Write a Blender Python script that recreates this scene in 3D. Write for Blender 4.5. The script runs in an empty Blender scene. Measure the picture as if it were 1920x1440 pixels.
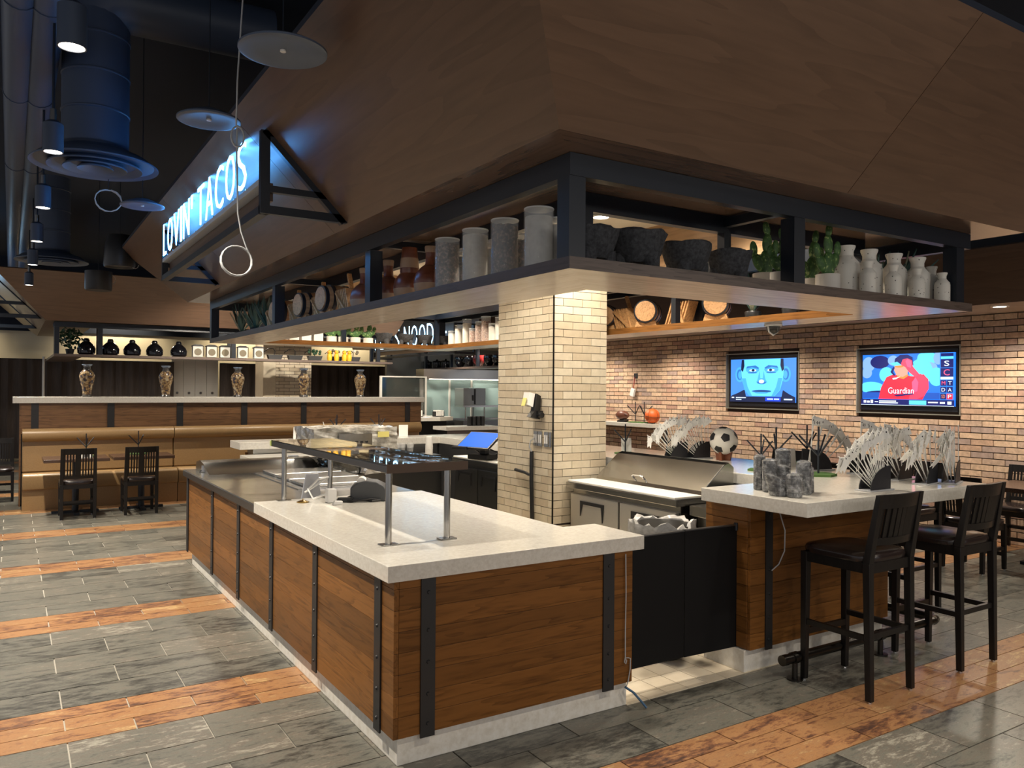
import bpy, bmesh, math, random
from mathutils import Vector, Matrix
random.seed(7)
sc = bpy.context.scene
C = sc.collection
PI = math.pi
R = math.radians

# ------------------------------------------------------------------ camera
YAW, PITCH, ROLL, FPX, EYE = 0.564221569, 0.005684844, 0.007682544, 1484.24, 1.65
def cam_axes():
    c, s = math.cos, math.sin
    f = Vector((s(YAW)*c(PITCH), c(YAW)*c(PITCH), s(PITCH)))
    r = Vector((c(YAW), -s(YAW), 0)); u = r.cross(f)
    return r*c(ROLL)+u*s(ROLL), -r*s(ROLL)+u*c(ROLL), f
CR, CU, CF = cam_axes()
cd = bpy.data.cameras.new('camera'); cam = bpy.data.objects.new('camera', cd); C.objects.link(cam)
cd.sensor_width = 36; cd.sensor_fit = 'HORIZONTAL'; cd.lens = 36*FPX/1920; cd.clip_end = 200; cd.clip_start = .05
cam.matrix_world = Matrix(((CR.x, CU.x, -CF.x, 0), (CR.y, CU.y, -CF.y, 0), (CR.z, CU.z, -CF.z, EYE), (0, 0, 0, 1)))
sc.camera = cam
def px(x, y, z):
    q = Vector((x, y, z-EYE)); d = q.dot(CF)
    return (960+FPX*q.dot(CR)/d, 720-FPX*q.dot(CU)/d, d) if d > .05 else (-9999, -9999, d)

# ------------------------------------------------------------------ world, exposure
w = bpy.data.worlds.new('world'); sc.world = w; w.use_nodes = True
w.node_tree.nodes['Background'].inputs[0].default_value = (.97, .96, 1, 1)
w.node_tree.nodes['Background'].inputs[1].default_value = .36
vs = sc.view_settings
vs.view_transform = 'Standard'; vs.look = 'None'; vs.gamma = 1; vs.use_curve_mapping = False
vs.exposure = 0.35
cy = sc.cycles
cy.max_bounces = 5; cy.light_sampling_threshold = .03; cy.diffuse_bounces = 3; cy.glossy_bounces = 3; cy.transmission_bounces = 3; cy.transparent_max_bounces = 8
cy.use_adaptive_sampling = True; cy.adaptive_threshold = .025
cy.caustics_reflective = False; cy.caustics_refractive = False
WARM = (1, .89, .74)
def spot(loc, watts, size=100, blend=.6, col=WARM, aim=(0, 0, -1), rad=.05, name='downlight'):
    l = bpy.data.lights.new(name+'_lamp', 'SPOT'); l.energy = watts; l.color = col
    l.spot_size = R(size); l.spot_blend = blend; l.shadow_soft_size = rad
    o = bpy.data.objects.new(name+'_lamp', l); C.objects.link(o); o.location = loc
    o.rotation_euler = Vector(aim).to_track_quat('-Z', 'Y').to_euler()
    return o
# lamps of the place and added fill lamps: (location, watts, cone); their housings are built further down
K_KIOSK = [(2.95, 3.75), (3.8, 4.75), (2.95, 5.3), (3.2, 6.9), (4.05, 6.9), (2.95, 8.2), (4.05, 8.2), (3.95, 3.6)]
K_AISLE = [(.2, 3.75), (.2, 5.5), (.2, 7.28), (.2, 9.02), (.2, 10.8), (.2, 13.04)]
K_BOOTH_FILL = [(2.2, 11.7), (3.7, 11.7), (5.2, 11.7)]  # added out of sight behind the canopy to brighten the booth
K_FILL_GLOBE = [(-1.2, -1.2), (1.2, -1.3), (3.6, -1.3), (6.0, -1.2)]  # unseen globes added behind the camera to fill the canopy faces
K_SHELF_FILL = [(2.9, 13.1), (4.5, 13.1), (6.1, 13.1), (-1.6, 13.1)]  # hidden spots added to light the dim area behind the partition
K_FRONT = [(2.2, .7), (4.0, .7), (5.8, .9), (7.0, 1.2)]
K_SOFFIT = [(8.45, 2.4), (8.45, 4.13), (8.45, 5.85), (8.45, 7.6), (8.45, 9.35), (8.45, 11.1)]
K_BACK = [(2.0, 16.2), (4.2, 16.2), (1.2, 18.5), (4.2, 18.5), (7.9, 18.0), (8.7, 14.6), (7.8, 15.2), (5.6, 16.2)]

# ------------------------------------------------------------------ materials
MATS = {}
def nmat(name):
    m = bpy.data.materials.new(name); m.use_nodes = True; MATS[name] = m
    nt = m.node_tree; return m, nt, nt.nodes['Principled BSDF']
def lk(nt, a, b): nt.links.new(a, b)
def pr(b, k, v):
    if k in b.inputs: b.inputs[k].default_value = v
def plain(name, col, rough=.5, metal=0, **kw):
    m, nt, b = nmat(name); pr(b, 'Base Color', (*col, 1)); pr(b, 'Roughness', rough); pr(b, 'Metallic', metal)
    for k, v in kw.items(): pr(b, k.replace('_', ' '), v)
    return m
def emit(name, col, s):
    m, nt, b = nmat(name); pr(b, 'Base Color', (0, 0, 0, 1)); pr(b, 'Emission Color', (*col, 1)); pr(b, 'Emission Strength', s)
    pr(b, 'Roughness', .5); return m
def node(nt, t, **kw):
    n = nt.nodes.new(t)
    for k, v in kw.items(): setattr(n, k, v)
    return n
def ramp(nt, stops, fac):
    r = node(nt, 'ShaderNodeValToRGB'); e = r.color_ramp.elements
    while len(e) < len(stops): e.new(.5)
    for i, (p, c) in enumerate(stops): e[i].position = p; e[i].color = (*c, 1)
    lk(nt, fac, r.inputs[0]); return r.outputs[0]
def coords(nt, scale, rnd=True):
    tc = node(nt, 'ShaderNodeTexCoord'); mp = node(nt, 'ShaderNodeMapping'); mp.inputs['Scale'].default_value = scale
    if rnd:
        oi = node(nt, 'ShaderNodeObjectInfo'); ml = node(nt, 'ShaderNodeVectorMath', operation='MULTIPLY_ADD')
        cb = node(nt, 'ShaderNodeCombineXYZ')
        for i in range(3): lk(nt, oi.outputs['Random'], cb.inputs[i])
        lk(nt, cb.outputs[0], ml.inputs[0]); ml.inputs[1].default_value = (37, 53, 71)
        lk(nt, tc.outputs['Object'], ml.inputs[2]); lk(nt, ml.outputs[0], mp.inputs[0])
    else: lk(nt, tc.outputs['Object'], mp.inputs[0])
    return mp.outputs[0]
def bump(nt, b, h, s=.2, dist=.004):
    bp = node(nt, 'ShaderNodeBump'); bp.inputs['Strength'].default_value = s; bp.inputs['Distance'].default_value = dist
    lk(nt, h, bp.inputs['Height']); lk(nt, bp.outputs[0], b.inputs['Normal'])
def rndval(nt):
    oi = node(nt, 'ShaderNodeObjectInfo'); g = node(nt, 'ShaderNodeNewGeometry')
    a = node(nt, 'ShaderNodeMath', operation='ADD'); lk(nt, oi.outputs['Random'], a.inputs[0]); lk(nt, g.outputs['Random Per Island'], a.inputs[1])
    f = node(nt, 'ShaderNodeMath', operation='FRACT'); lk(nt, a.outputs[0], f.inputs[0]); return f.outputs[0]
def wood(name, dark, lite, ax='x', rough=.4, sc_=1.0, var=.25):
    """oak: cathedral rings from a distorted band texture plus fine pores, stretched along ax"""
    m, nt, b = nmat(name)
    st = {'x': (.55, 6, 6), 'y': (6, .55, 6), 'z': (6, 6, .55)}[ax]
    v = coords(nt, tuple(s*sc_ for s in st))
    n1 = node(nt, 'ShaderNodeTexNoise'); lk(nt, v, n1.inputs['Vector']); n1.inputs['Scale'].default_value = 1.3; n1.inputs['Detail'].default_value = 3
    mu = node(nt, 'ShaderNodeMath', operation='MULTIPLY'); lk(nt, n1.outputs['Fac'], mu.inputs[0]); mu.inputs[1].default_value = 9
    fr = node(nt, 'ShaderNodeMath', operation='FRACT'); lk(nt, mu.outputs[0], fr.inputs[0])
    n2 = node(nt, 'ShaderNodeTexNoise'); lk(nt, v, n2.inputs['Vector']); n2.inputs['Scale'].default_value = 14; n2.inputs['Detail'].default_value = 4
    mx = node(nt, 'ShaderNodeMath', operation='MULTIPLY_ADD'); lk(nt, n2.outputs['Fac'], mx.inputs[0]); mx.inputs[1].default_value = .9
    h = node(nt, 'ShaderNodeMath', operation='MULTIPLY'); lk(nt, fr.outputs[0], h.inputs[0]); h.inputs[1].default_value = .38
    lk(nt, h.outputs[0], mx.inputs[2])
    col = ramp(nt, [(.25, dark), (.62, lite), (.95, tuple(min(1, c*1.15) for c in lite))], mx.outputs[0])
    hs = node(nt, 'ShaderNodeHueSaturation'); lk(nt, col, hs.inputs['Color'])
    mr = node(nt, 'ShaderNodeMapRange'); lk(nt, rndval(nt), mr.inputs[0]); mr.inputs[3].default_value = 1-var; mr.inputs[4].default_value = 1+var
    lk(nt, mr.outputs[0], hs.inputs['Value']); lk(nt, hs.outputs[0], b.inputs['Base Color'])
    pr(b, 'Roughness', rough); bump(nt, b, mx.outputs[0], .12, .002); return m
def speckle(name, stops, scale=18, rough=.3, det=6, b_=.0, st=(1, 1, 1), var=0., metal=0.):
    m, nt, b = nmat(name); v = coords(nt, st)
    n = node(nt, 'ShaderNodeTexNoise'); lk(nt, v, n.inputs['Vector']); n.inputs['Scale'].default_value = scale; n.inputs['Detail'].default_value = det
    n.inputs['Roughness'].default_value = .65
    col = ramp(nt, stops, n.outputs['Fac'])
    if var:
        hs = node(nt, 'ShaderNodeHueSaturation'); lk(nt, col, hs.inputs['Color'])
        mr = node(nt, 'ShaderNodeMapRange'); lk(nt, rndval(nt), mr.inputs[0]); mr.inputs[3].default_value = 1-var; mr.inputs[4].default_value = 1+var
        lk(nt, mr.outputs[0], hs.inputs['Value']); col = hs.outputs[0]
    lk(nt, col, b.inputs['Base Color']); pr(b, 'Roughness', rough); pr(b, 'Metallic', metal)
    if b_: bump(nt, b, n.outputs['Fac'], b_)
    return m
def rampmix(name, palette, rough=.7, nscale=20, amt=.25, b_=.3, st=(1, 1, 1)):
    """each piece takes its own colour from a palette; a noise adds mottling"""
    m, nt, b = nmat(name)
    r = node(nt, 'ShaderNodeValToRGB'); r.color_ramp.interpolation = 'CONSTANT'; e = r.color_ramp.elements
    while len(e) < len(palette): e.new(.5)
    for i, c in enumerate(palette): e[i].position = i/len(palette); e[i].color = (*c, 1)
    lk(nt, rndval(nt), r.inputs[0])
    v = coords(nt, st); n = node(nt, 'ShaderNodeTexNoise'); lk(nt, v, n.inputs['Vector']); n.inputs['Scale'].default_value = nscale; n.inputs['Detail'].default_value = 6
    n.inputs['Roughness'].default_value = .7
    mr = node(nt, 'ShaderNodeMapRange'); lk(nt, n.outputs['Fac'], mr.inputs[0]); mr.inputs[1].default_value = .3; mr.inputs[2].default_value = .7
    mr.inputs[3].default_value = 1-amt; mr.inputs[4].default_value = 1+amt
    hs = node(nt, 'ShaderNodeHueSaturation'); lk(nt, r.outputs[0], hs.inputs['Color']); lk(nt, mr.outputs[0], hs.inputs['Value'])
    lk(nt, hs.outputs[0], b.inputs['Base Color']); pr(b, 'Roughness', rough); bump(nt, b, n.outputs['Fac'], b_, .002); return m
def slate(name, stops, rough=.3):
    """streaky slate: a broad layer, a fine layer stretched along the tile, and a tone of its own for each tile"""
    m, nt, b = nmat(name); v = coords(nt, (1, 3.2, 3.2))
    n = node(nt, 'ShaderNodeTexNoise'); lk(nt, v, n.inputs['Vector']); n.inputs['Scale'].default_value = 2.6; n.inputs['Detail'].default_value = 7; n.inputs['Roughness'].default_value = .74; n.inputs['Distortion'].default_value = .8
    n2 = node(nt, 'ShaderNodeTexNoise'); lk(nt, v, n2.inputs['Vector']); n2.inputs['Scale'].default_value = 13; n2.inputs['Detail'].default_value = 5; n2.inputs['Roughness'].default_value = .8
    a0 = node(nt, 'ShaderNodeMath', operation='MULTIPLY_ADD'); lk(nt, n2.outputs['Fac'], a0.inputs[0]); a0.inputs[1].default_value = .95
    a1 = node(nt, 'ShaderNodeMath', operation='MULTIPLY_ADD'); lk(nt, rndval(nt), a1.inputs[0]); a1.inputs[1].default_value = .20; a1.inputs[2].default_value = -.56
    lk(nt, a1.outputs[0], a0.inputs[2])
    ad = node(nt, 'ShaderNodeMath', operation='ADD'); lk(nt, n.outputs['Fac'], ad.inputs[0]); lk(nt, a0.outputs[0], ad.inputs[1])
    lk(nt, ramp(nt, stops, ad.outputs[0]), b.inputs['Base Color']); pr(b, 'Roughness', rough); bump(nt, b, n.outputs['Fac'], .2, .003); return m
def steelm(name, col=(.62, .60, .57), rough=.22, st=(1, 60, 1)):
    m, nt, b = nmat(name); v = coords(nt, st)
    n = node(nt, 'ShaderNodeTexNoise'); lk(nt, v, n.inputs['Vector']); n.inputs['Scale'].default_value = 4; n.inputs['Detail'].default_value = 3
    mr = node(nt, 'ShaderNodeMapRange'); lk(nt, n.outputs['Fac'], mr.inputs[0]); mr.inputs[3].default_value = rough-.03; mr.inputs[4].default_value = rough+.04
    lk(nt, mr.outputs[0], b.inputs['Roughness']); pr(b, 'Base Color', (*col, 1)); pr(b, 'Metallic', 1)
    n2 = node(nt, 'ShaderNodeTexNoise'); n2.inputs['Scale'].default_value = 3
    lk(nt, coords(nt, (1, 1, 1)), n2.inputs['Vector']); bump(nt, b, n2.outputs['Fac'], .10, .01); return m
def glassm(name, col=(.9, .95, .95), alpha=.25, rough=.03):
    m, nt, b = nmat(name); pr(b, 'Base Color', (*col, 1)); pr(b, 'Roughness', rough); pr(b, 'Alpha', alpha); pr(b, 'Specular IOR Level', .8); return m

wood('plank_x', (.088, .034, .0075), (.178, .074, .018), 'x', .38)
wood('plank_y', (.092, .037, .009), (.188, .080, .021), 'y', .38)
wood('canopy_x', (.098, .058, .038), (.125, .074, .048), 'x', .33, .5, .08)
wood('canopy_y', (.098, .058, .038), (.125, .074, .048), 'y', .33, .5, .08)
wood('shelf_x', (.40, .335, .275), (.54, .455, .375), 'x', .20, .6, .05)  # same wood as the edges, paled to carry bounced light underneath
wood('shelf_y', (.40, .335, .275), (.54, .455, .375), 'y', .20, .6, .05)
wood('soffit_x', (.10, .062, .042), (.155, .10, .068), 'x', .2, .5, .05)
wood('soffit_y', (.10, .062, .042), (.155, .10, .068), 'y', .2, .5, .05)
wood('inner_oak_x', (.26, .155, .085), (.42, .27, .155), 'x', .3, .6, .05)
wood('inner_oak_y', (.26, .155, .085), (.42, .27, .155), 'y', .3, .6, .05)
wood('shelf_edge_x', (.055, .038, .030), (.12, .088, .072), 'x', .4, 1.2, .05)
wood('shelf_edge_y', (.035, .023, .018), (.065, .045, .036), 'y', .4, 1.2, .05)
wood('oak', (.30, .14, .05), (.56, .31, .13), 'x', .45, 1.2, .12)
wood('barrel_oak', (.26, .13, .05), (.50, .28, .13), 'x', .45, 1.4, .12)
wood('ebony', (.0045, .004, .004), (.010, .0085, .008), 'z', .38, 1, .1)
wood('table_wood', (.03, .017, .011), (.075, .042, .028), 'x', .25, 1, .1)
wood('booth_wood', (.075, .035, .014), (.17, .085, .036), 'x', .45, 1, .12)
speckle('stone', [(.3, (.57, .54, .48)), (.5, (.64, .615, .555)), (.7, (.71, .69, .635))], 55, .16)
speckle('stone_base', [(.3, (.66, .62, .54)), (.5, (.76, .73, .66)), (.7, (.83, .81, .76))], 30, .5)
slate('tile_grey', [(.30, (.040, .039, .035)), (.43, (.105, .103, .088)), (.53, (.165, .163, .136)), (.62, (.135, .118, .098)), (.80, (.36, .345, .285))])
slate('tile_orange', [(.28, (.075, .040, .030)), (.41, (.23, .105, .052)), (.52, (.39, .205, .088)), (.61, (.30, .150, .072)), (.76, (.52, .355, .165))])
plain('grout', (.40, .375, .32), .8)
plain('dark_grout', (.055, .036, .028), .9)
rampmix('brick', [(.52, .355, .24), (.45, .29, .195), (.56, .40, .275), (.37, .225, .165), (.50, .345, .235), (.43, .30, .215), (.54, .375, .25), (.34, .245, .20)], .75, 22, .28)
rampmix('column_brick', [(.61, .53, .39), (.57, .48, .345), (.65, .57, .43), (.54, .45, .32), (.62, .535, .40)], .45, 14, .09, .15)
speckle('kitchen_tile', [(.3, (.66, .56, .42)), (.7, (.76, .67, .52))], 8, .4, var=.06)
steelm('steel', (.42, .41, .385), .2); steelm('steel_top', (.74, .72, .68), .17); steelm('steel_door', (.66, .64, .60), .42); steelm('steel_dark', (.18, .18, .18), .32); steelm('steel_x', (.55, .54, .52), .25, (60, 1, 60))
steelm('gunmetal', (.06, .055, .05), .3); plain('chrome', (.7, .7, .7), .12, 1)
plain('black_metal_lit_blue', (.006, .010, .018), .38); plain('strap_metal', (.016, .016, .017), .45)  # black frame metal with the navy of blue light in its colour
plain('black_matte', (.006, .006, .007), .75); plain('black_plastic', (.012, .012, .013), .4)
plain('ceiling_lit_blue', (.009, .015, .030), .9); plain('duct_lit_blue', (.042, .060, .10), .45); plain('dish_lit_blue', (.075, .10, .15), .45)  # blue of the sign's glow mixed into these base colours
plain('gate_black', (.004, .004, .0045), .6, 0, Specular_IOR_Level=.25)
plain('white_plastic', (.75, .74, .72), .4); plain('paper', (.78, .77, .73), .8); plain('board_white', (.80, .77, .70), .5)
plain('wall_cream', (.66, .60, .46), .85); plain('door_white', (.62, .60, .55), .6); plain('ceiling_cream', (.75, .68, .55), .85)
speckle('leather_tan', [(.3, (.29, .18, .078)), (.7, (.35, .22, .10))], 60, .38, b_=.1)
plain('leather_black', (.018, .012, .011), .22)
speckle('curtain', [(.3, (.040, .031, .027)), (.7, (.075, .058, .049))], 3, .9, st=(20, 20, 1))
plain('turf', (.06, .13, .03), .9); plain('flag_white', (.84, .83, .79), .7); plain('ink', (.01, .01, .012), .6)
plain('holder_black', (.015, .016, .02), .45); plain('holder_base', (.40, .41, .43), .35)
speckle('wrapped_cups', [(.38, (.028, .030, .034)), (.48, (.075, .078, .082)), (.56, (.17, .175, .18)), (.68, (.45, .46, .47))], 30, .22, 8, .3)
speckle('plastic_wrap', [(.35, (.20, .19, .16)), (.5, (.42, .40, .35)), (.68, (.75, .74, .70))], 7, .12, 5, .9)
speckle('bag', [(.3, (.35, .34, .32)), (.7, (.75, .74, .72))], 9, .2, 4, .8)
speckle('lava_stone', [(.3, (.018, .019, .022)), (.7, (.075, .078, .085))], 60, .9, b_=.9)
speckle('terracotta', [(.3, (.13, .036, .018)), (.7, (.23, .075, .035))], 6, .32, st=(1, 1, 4))
plain('terracotta_pale', (.38, .25, .16), .5)
m, nt, b = nmat('speckled_white')
vn = node(nt, 'ShaderNodeTexVoronoi'); vn.inputs['Scale'].default_value = 42; lk(nt, coords(nt, (1, 1, 1)), vn.inputs['Vector'])
lk(nt, ramp(nt, [(.10, (.07, .065, .055)), (.16, (.70, .68, .62))], vn.outputs['Distance']), b.inputs['Base Color']); pr(b, 'Roughness', .55)
plain('pot_white', (.62, .59, .54), .6)
speckle('cactus', [(.45, (.035, .095, .022)), (.6, (.07, .16, .035)), (.66, (.34, .42, .16))], 45, .6, 2)
speckle('agave', [(.3, (.018, .055, .05)), (.7, (.045, .12, .105))], 5, .4); speckle('agave_pale', [(.3, (.10, .12, .08)), (.7, (.28, .27, .19))], 4, .4)
plain('leaf', (.012, .05, .022), .5)
speckle('sand', [(.3, (.44, .42, .38)), (.7, (.56, .54, .49))], 40, .9); speckle('rice', [(.3, (.58, .52, .42)), (.7, (.70, .64, .52))], 60, .9)
speckle('beans', [(.42, (.010, .006, .005)), (.54, (.07, .036, .024)), (.68, (.26, .17, .12))], 70, .5, 2)
speckle('mixed_beans', [(.35, (.10, .03, .015)), (.5, (.36, .13, .05)), (.65, (.62, .42, .26))], 85, .5, 2)
plain('orange_fill', (.62, .20, .04), .6)
glassm('glass', (.92, .95, .95), .16); glassm('partition_glass', (.45, .62, .60), .45, .1); glassm('dark_glass', (.02, .035, .035), .55, .05)
glassm('clear_plastic', (.75, .75, .73), .30, .1); glassm('thin_film', (.8, .8, .8), .10, .08); glassm('rim_highlight', (.9, .93, .93), .55, .05); emit('fill_globe_glow', (1, .9, .76), 5)
speckle('porcelain', [(.40, (.03, .035, .055)), (.48, (.16, .09, .04)), (.56, (.33, .23, .11)), (.70, (.42, .38, .29))], 24, .2, 3)
plain('porcelain_dark', (.05, .045, .04), .25); plain('porcelain_blue', (.20, .27, .38), .25)
plain('lacquer_black', (.005, .005, .007), .12); plain('bowl_red', (.10, .008, .008), .15)
plain('yellow', (.75, .42, .02), .5); plain('medallion', (.16, .13, .08), .5)
m, nt, b = nmat('basketball_orange'); pr(b, 'Base Color', (.62, .11, .015, 1)); pr(b, 'Roughness', .5)
plain('football_brown', (.13, .045, .025), .4); plain('soccer_white', (.72, .70, .64), .25); plain('stand_wood', (.20, .06, .025), .4)
plain('cable_grey', (.42, .43, .44), .5); plain('cable_blue', (.05, .12, .22), .5); plain('wire_red', (.35, .03, .02), .5)
plain('note_yellow', (.78, .70, .22), .8); plain('brass', (.45, .30, .10), .25, 1); plain('oven_steel', (.30, .31, .30), .35, .8)
emit('lamp_glow', (1, .86, .66), 14); emit('lamp_glow_dim', (1, .88, .70), 6)
emit('sign_glow', (.09, .40, 1.0), 24); emit('sign_glow_far', (.36, .68, 1.0), 5)
plain('sign_side', (.55, .62, .70), .5)
emit('screen_blue', (.010, .13, .70), 1.25); plain('bezel', (.012, .012, .015), .25); plain('niche_trim', (.35, .33, .28), .4, .6)
def em(n, c, s=1.5): emit(n, c, s); return n
m, nt, b = nmat('gloss_plate'); pr(b, 'Base Color', (.02, .018, .014, 1)); pr(b, 'Roughness', .04); pr(b, 'Specular IOR Level', .9); pr(b, 'Coat Weight', 1.0); pr(b, 'Coat Roughness', .02)
wv = node(nt, 'ShaderNodeTexWave'); wv.inputs['Scale'].default_value = 2.2; wv.inputs['Distortion'].default_value = 3; wv.inputs['Detail'].default_value = 1; lk(nt, coords(nt, (1, 2.5, 1), False), wv.inputs['Vector'])
bump(nt, b, wv.outputs['Fac'], .12, .01)
plain('bronze', (.10, .065, .045), .4, .6); plain('tab_green', (.35, .42, .12), .5); plain('printer_grey', (.055, .058, .062), .45); plain('pale_metal', (.42, .43, .46), .4, .4)
speckle('plastic_wrap_dark', [(.35, (.03, .03, .028)), (.55, (.07, .07, .065)), (.72, (.4, .4, .38))], 9, .15, 5, .9)

MATS['ebony'].node_tree.nodes['Principled BSDF'].inputs['Specular IOR Level'].default_value = .3
nt = MATS['steel_top'].node_tree
for n_ in nt.nodes:
    if n_.type == 'BUMP': n_.inputs['Strength'].default_value = .55
pr(MATS['screen_blue'].node_tree.nodes['Principled BSDF'], 'Specular IOR Level', .1)
for n_ in ('plank_x', 'plank_y'): pr(MATS[n_].node_tree.nodes['Principled BSDF'], 'Specular IOR Level', .22)
W_KIOSK, W_AISLE, W_FRONT, W_SOFFIT, W_BACK = 82, 320, 120, 125, 120
W_BOOTH_FILL, W_SHELF_FILL, W_FILL_GLOBE = 95, 260, 32
# ------------------------------------------------------------------ mesh helpers
class G:
    def __init__(s): s.v = []; s.f = []
    def add(s, vs, fs):
        o = len(s.v); s.v += [tuple(v) for v in vs]; s.f += [[i+o for i in f] for f in fs]; return s
    def box(s, x0, y0, z0, x1, y1, z1):
        return s.add([(x0, y0, z0), (x1, y0, z0), (x1, y1, z0), (x0, y1, z0), (x0, y0, z1), (x1, y0, z1), (x1, y1, z1), (x0, y1, z1)],
                     [(3, 2, 1, 0), (4, 5, 6, 7), (0, 1, 5, 4), (1, 2, 6, 5), (2, 3, 7, 6), (3, 0, 4, 7)])
    def bar(s, p0, p1, w, h=None):
        """rectangular bar from p0 to p1 of section w by h"""
        p0, p1 = Vector(p0), Vector(p1); h = h or w; d = (p1-p0).normalized()
        a = Vector((0, 0, 1)) if abs(d.z) < .9 else Vector((0, 1, 0))
        u = d.cross(a).normalized(); v = u.cross(d)
        c = [(-1, -1), (1, -1), (1, 1), (-1, 1)]
        vs = [p+u*(w/2*i)+v*(h/2*j) for p in (p0, p1) for i, j in c]
        return s.add(vs, [(0, 1, 2, 3), (7, 6, 5, 4), (0, 4, 5, 1), (1, 5, 6, 2), (2, 6, 7, 3), (3, 7, 4, 0)])
    def taper(s, p0, p1, a0, a1):
        """leg: square section a0=(wx,wy) at p0, a1 at p1, axis mostly z"""
        vs = [(p[0]+i*a[0]/2, p[1]+j*a[1]/2, p[2]) for p, a in ((p0, a0), (p1, a1)) for i, j in ((-1, -1), (1, -1), (1, 1), (-1, 1))]
        return s.add(vs, [(3, 2, 1, 0), (4, 5, 6, 7), (0, 1, 5, 4), (1, 2, 6, 5), (2, 3, 7, 6), (3, 0, 4, 7)])
    def cyl(s, p0, p1, r0, r1=None, n=16):
        p0, p1 = Vector(p0), Vector(p1); r1 = r0 if r1 is None else r1; d = (p1-p0).normalized()
        a = Vector((0, 0, 1)) if abs(d.z) < .9 else Vector((1, 0, 0)); u = d.cross(a).normalized(); v = d.cross(u)
        ring = lambda p, r: [p+u*(r*math.cos(2*PI*i/n))+v*(r*math.sin(2*PI*i/n)) for i in range(n)]
        return s.add(ring(p0, r0)+ring(p1, r1), [[i, (i+1) % n, n+(i+1) % n, n+i] for i in range(n)]+[list(range(n))[::-1], list(range(n, 2*n))])
    def lathe(s, prof, n=24, c=(0, 0, 0), ax='z', sx=1, sy=1):
        vs = []
        for r, z in prof:
            for i in range(n):
                a = 2*PI*i/n; x, y = r*math.cos(a)*sx, r*math.sin(a)*sy
                vs.append({'z': (c[0]+x, c[1]+y, c[2]+z), 'x': (c[0]+z, c[1]+x, c[2]+y), 'y': (c[0]+y, c[1]+z, c[2]+x)}[ax])
        fs = [[k*n+i, k*n+(i+1) % n, (k+1)*n+(i+1) % n, (k+1)*n+i] for k in range(len(prof)-1) for i in range(n)]
        if prof[0][0] > 1e-6: fs.append(list(range(n))[::-1])
        if prof[-1][0] > 1e-6: fs.append([(len(prof)-1)*n+i for i in range(n)])
        return s.add(vs, fs)
    def ball(s, c, r, n=20, k=12, sc=(1, 1, 1), ax='z'):
        pr_ = [(r*math.sin(PI*i/k), -r*math.cos(PI*i/k)) for i in range(k+1)]; pr_[0] = (1e-4, -r); pr_[-1] = (1e-4, r)
        o = len(s.v); s.lathe(pr_, n, (0, 0, 0), ax)
        s.v[o:] = [(c[0]+x*sc[0], c[1]+y*sc[1], c[2]+z*sc[2]) for x, y, z in s.v[o:]]; return s
    def tube(s, pts, r, n=8, closed=False):
        pts = [Vector(p) for p in pts]; m = len(pts); vs = []; pu = None
        for i, p in enumerate(pts):
            d = (pts[(i+1) % m]-pts[i-1]) if closed else (pts[min(i+1, m-1)]-pts[max(i-1, 0)])
            d.normalize()
            if pu is None: a = Vector((0, 0, 1)) if abs(d.z) < .9 else Vector((1, 0, 0)); u = d.cross(a).normalized()
            else: u = (pu-d*pu.dot(d)).normalized()
            pu = u; v = d.cross(u)
            vs += [p+u*(r*math.cos(2*PI*j/n))+v*(r*math.sin(2*PI*j/n)) for j in range(n)]
        e = m if closed else m-1
        fs = [[i*n+j, i*n+(j+1) % n, ((i+1) % m)*n+(j+1) % n, ((i+1) % m)*n+j] for i in range(e) for j in range(n)]
        if not closed: fs += [list(range(n))[::-1], [(m-1)*n+j for j in range(n)]]
        return s.add(vs, fs)
    def poly(s, pts, z0, z1, ax='z'):
        """extrude a counter-clockwise polygon; ax is the extrusion axis"""
        f = {'z': lambda a, b, t: (a, b, t), 'y': lambda a, b, t: (a, t, b), 'x': lambda a, b, t: (t, a, b)}[ax]
        n = len(pts)
        return s.add([f(a, b, z0) for a, b in pts]+[f(a, b, z1) for a, b in pts],
                     [list(range(n))[::-1], list(range(n, 2*n))]+[[i, (i+1) % n, n+(i+1) % n, n+i] for i in range(n)])
    def slab(s, quad, t):
        """quad of 3D points, thickened along its normal by t"""
        q = [Vector(p) for p in quad]; nn = (q[1]-q[0]).cross(q[2]-q[0]).normalized()*t; n = len(q)
        return s.add(q+[p+nn for p in q], [list(range(n))[::-1], list(range(n, 2*n))]+[[i, (i+1) % n, n+(i+1) % n, n+i] for i in range(n)])
    def shift(s, dx, dy, dz): s.v = [(x+dx, y+dy, z+dz) for x, y, z in s.v]; return s
    def rot(s, M): s.v = [tuple(M @ Vector(v)) for v in s.v]; return s
    def mesh(s, name, mat, smooth=None):
        me = bpy.data.meshes.new(name); me.from_pydata(s.v, [], s.f); me.update()
        bm = bmesh.new(); bm.from_mesh(me); bmesh.ops.recalc_face_normals(bm, faces=bm.faces); bm.to_mesh(me); bm.free()
        if mat: me.materials.append(MATS[mat])
        if smooth:
            me.polygons.foreach_set('use_smooth', [True]*len(me.polygons)); me.set_sharp_from_angle(angle=R(smooth))
        return me
def wloc(o):
    v = Vector((0, 0, 0))
    while o: v += o.location; o = o.parent
    return v
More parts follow.
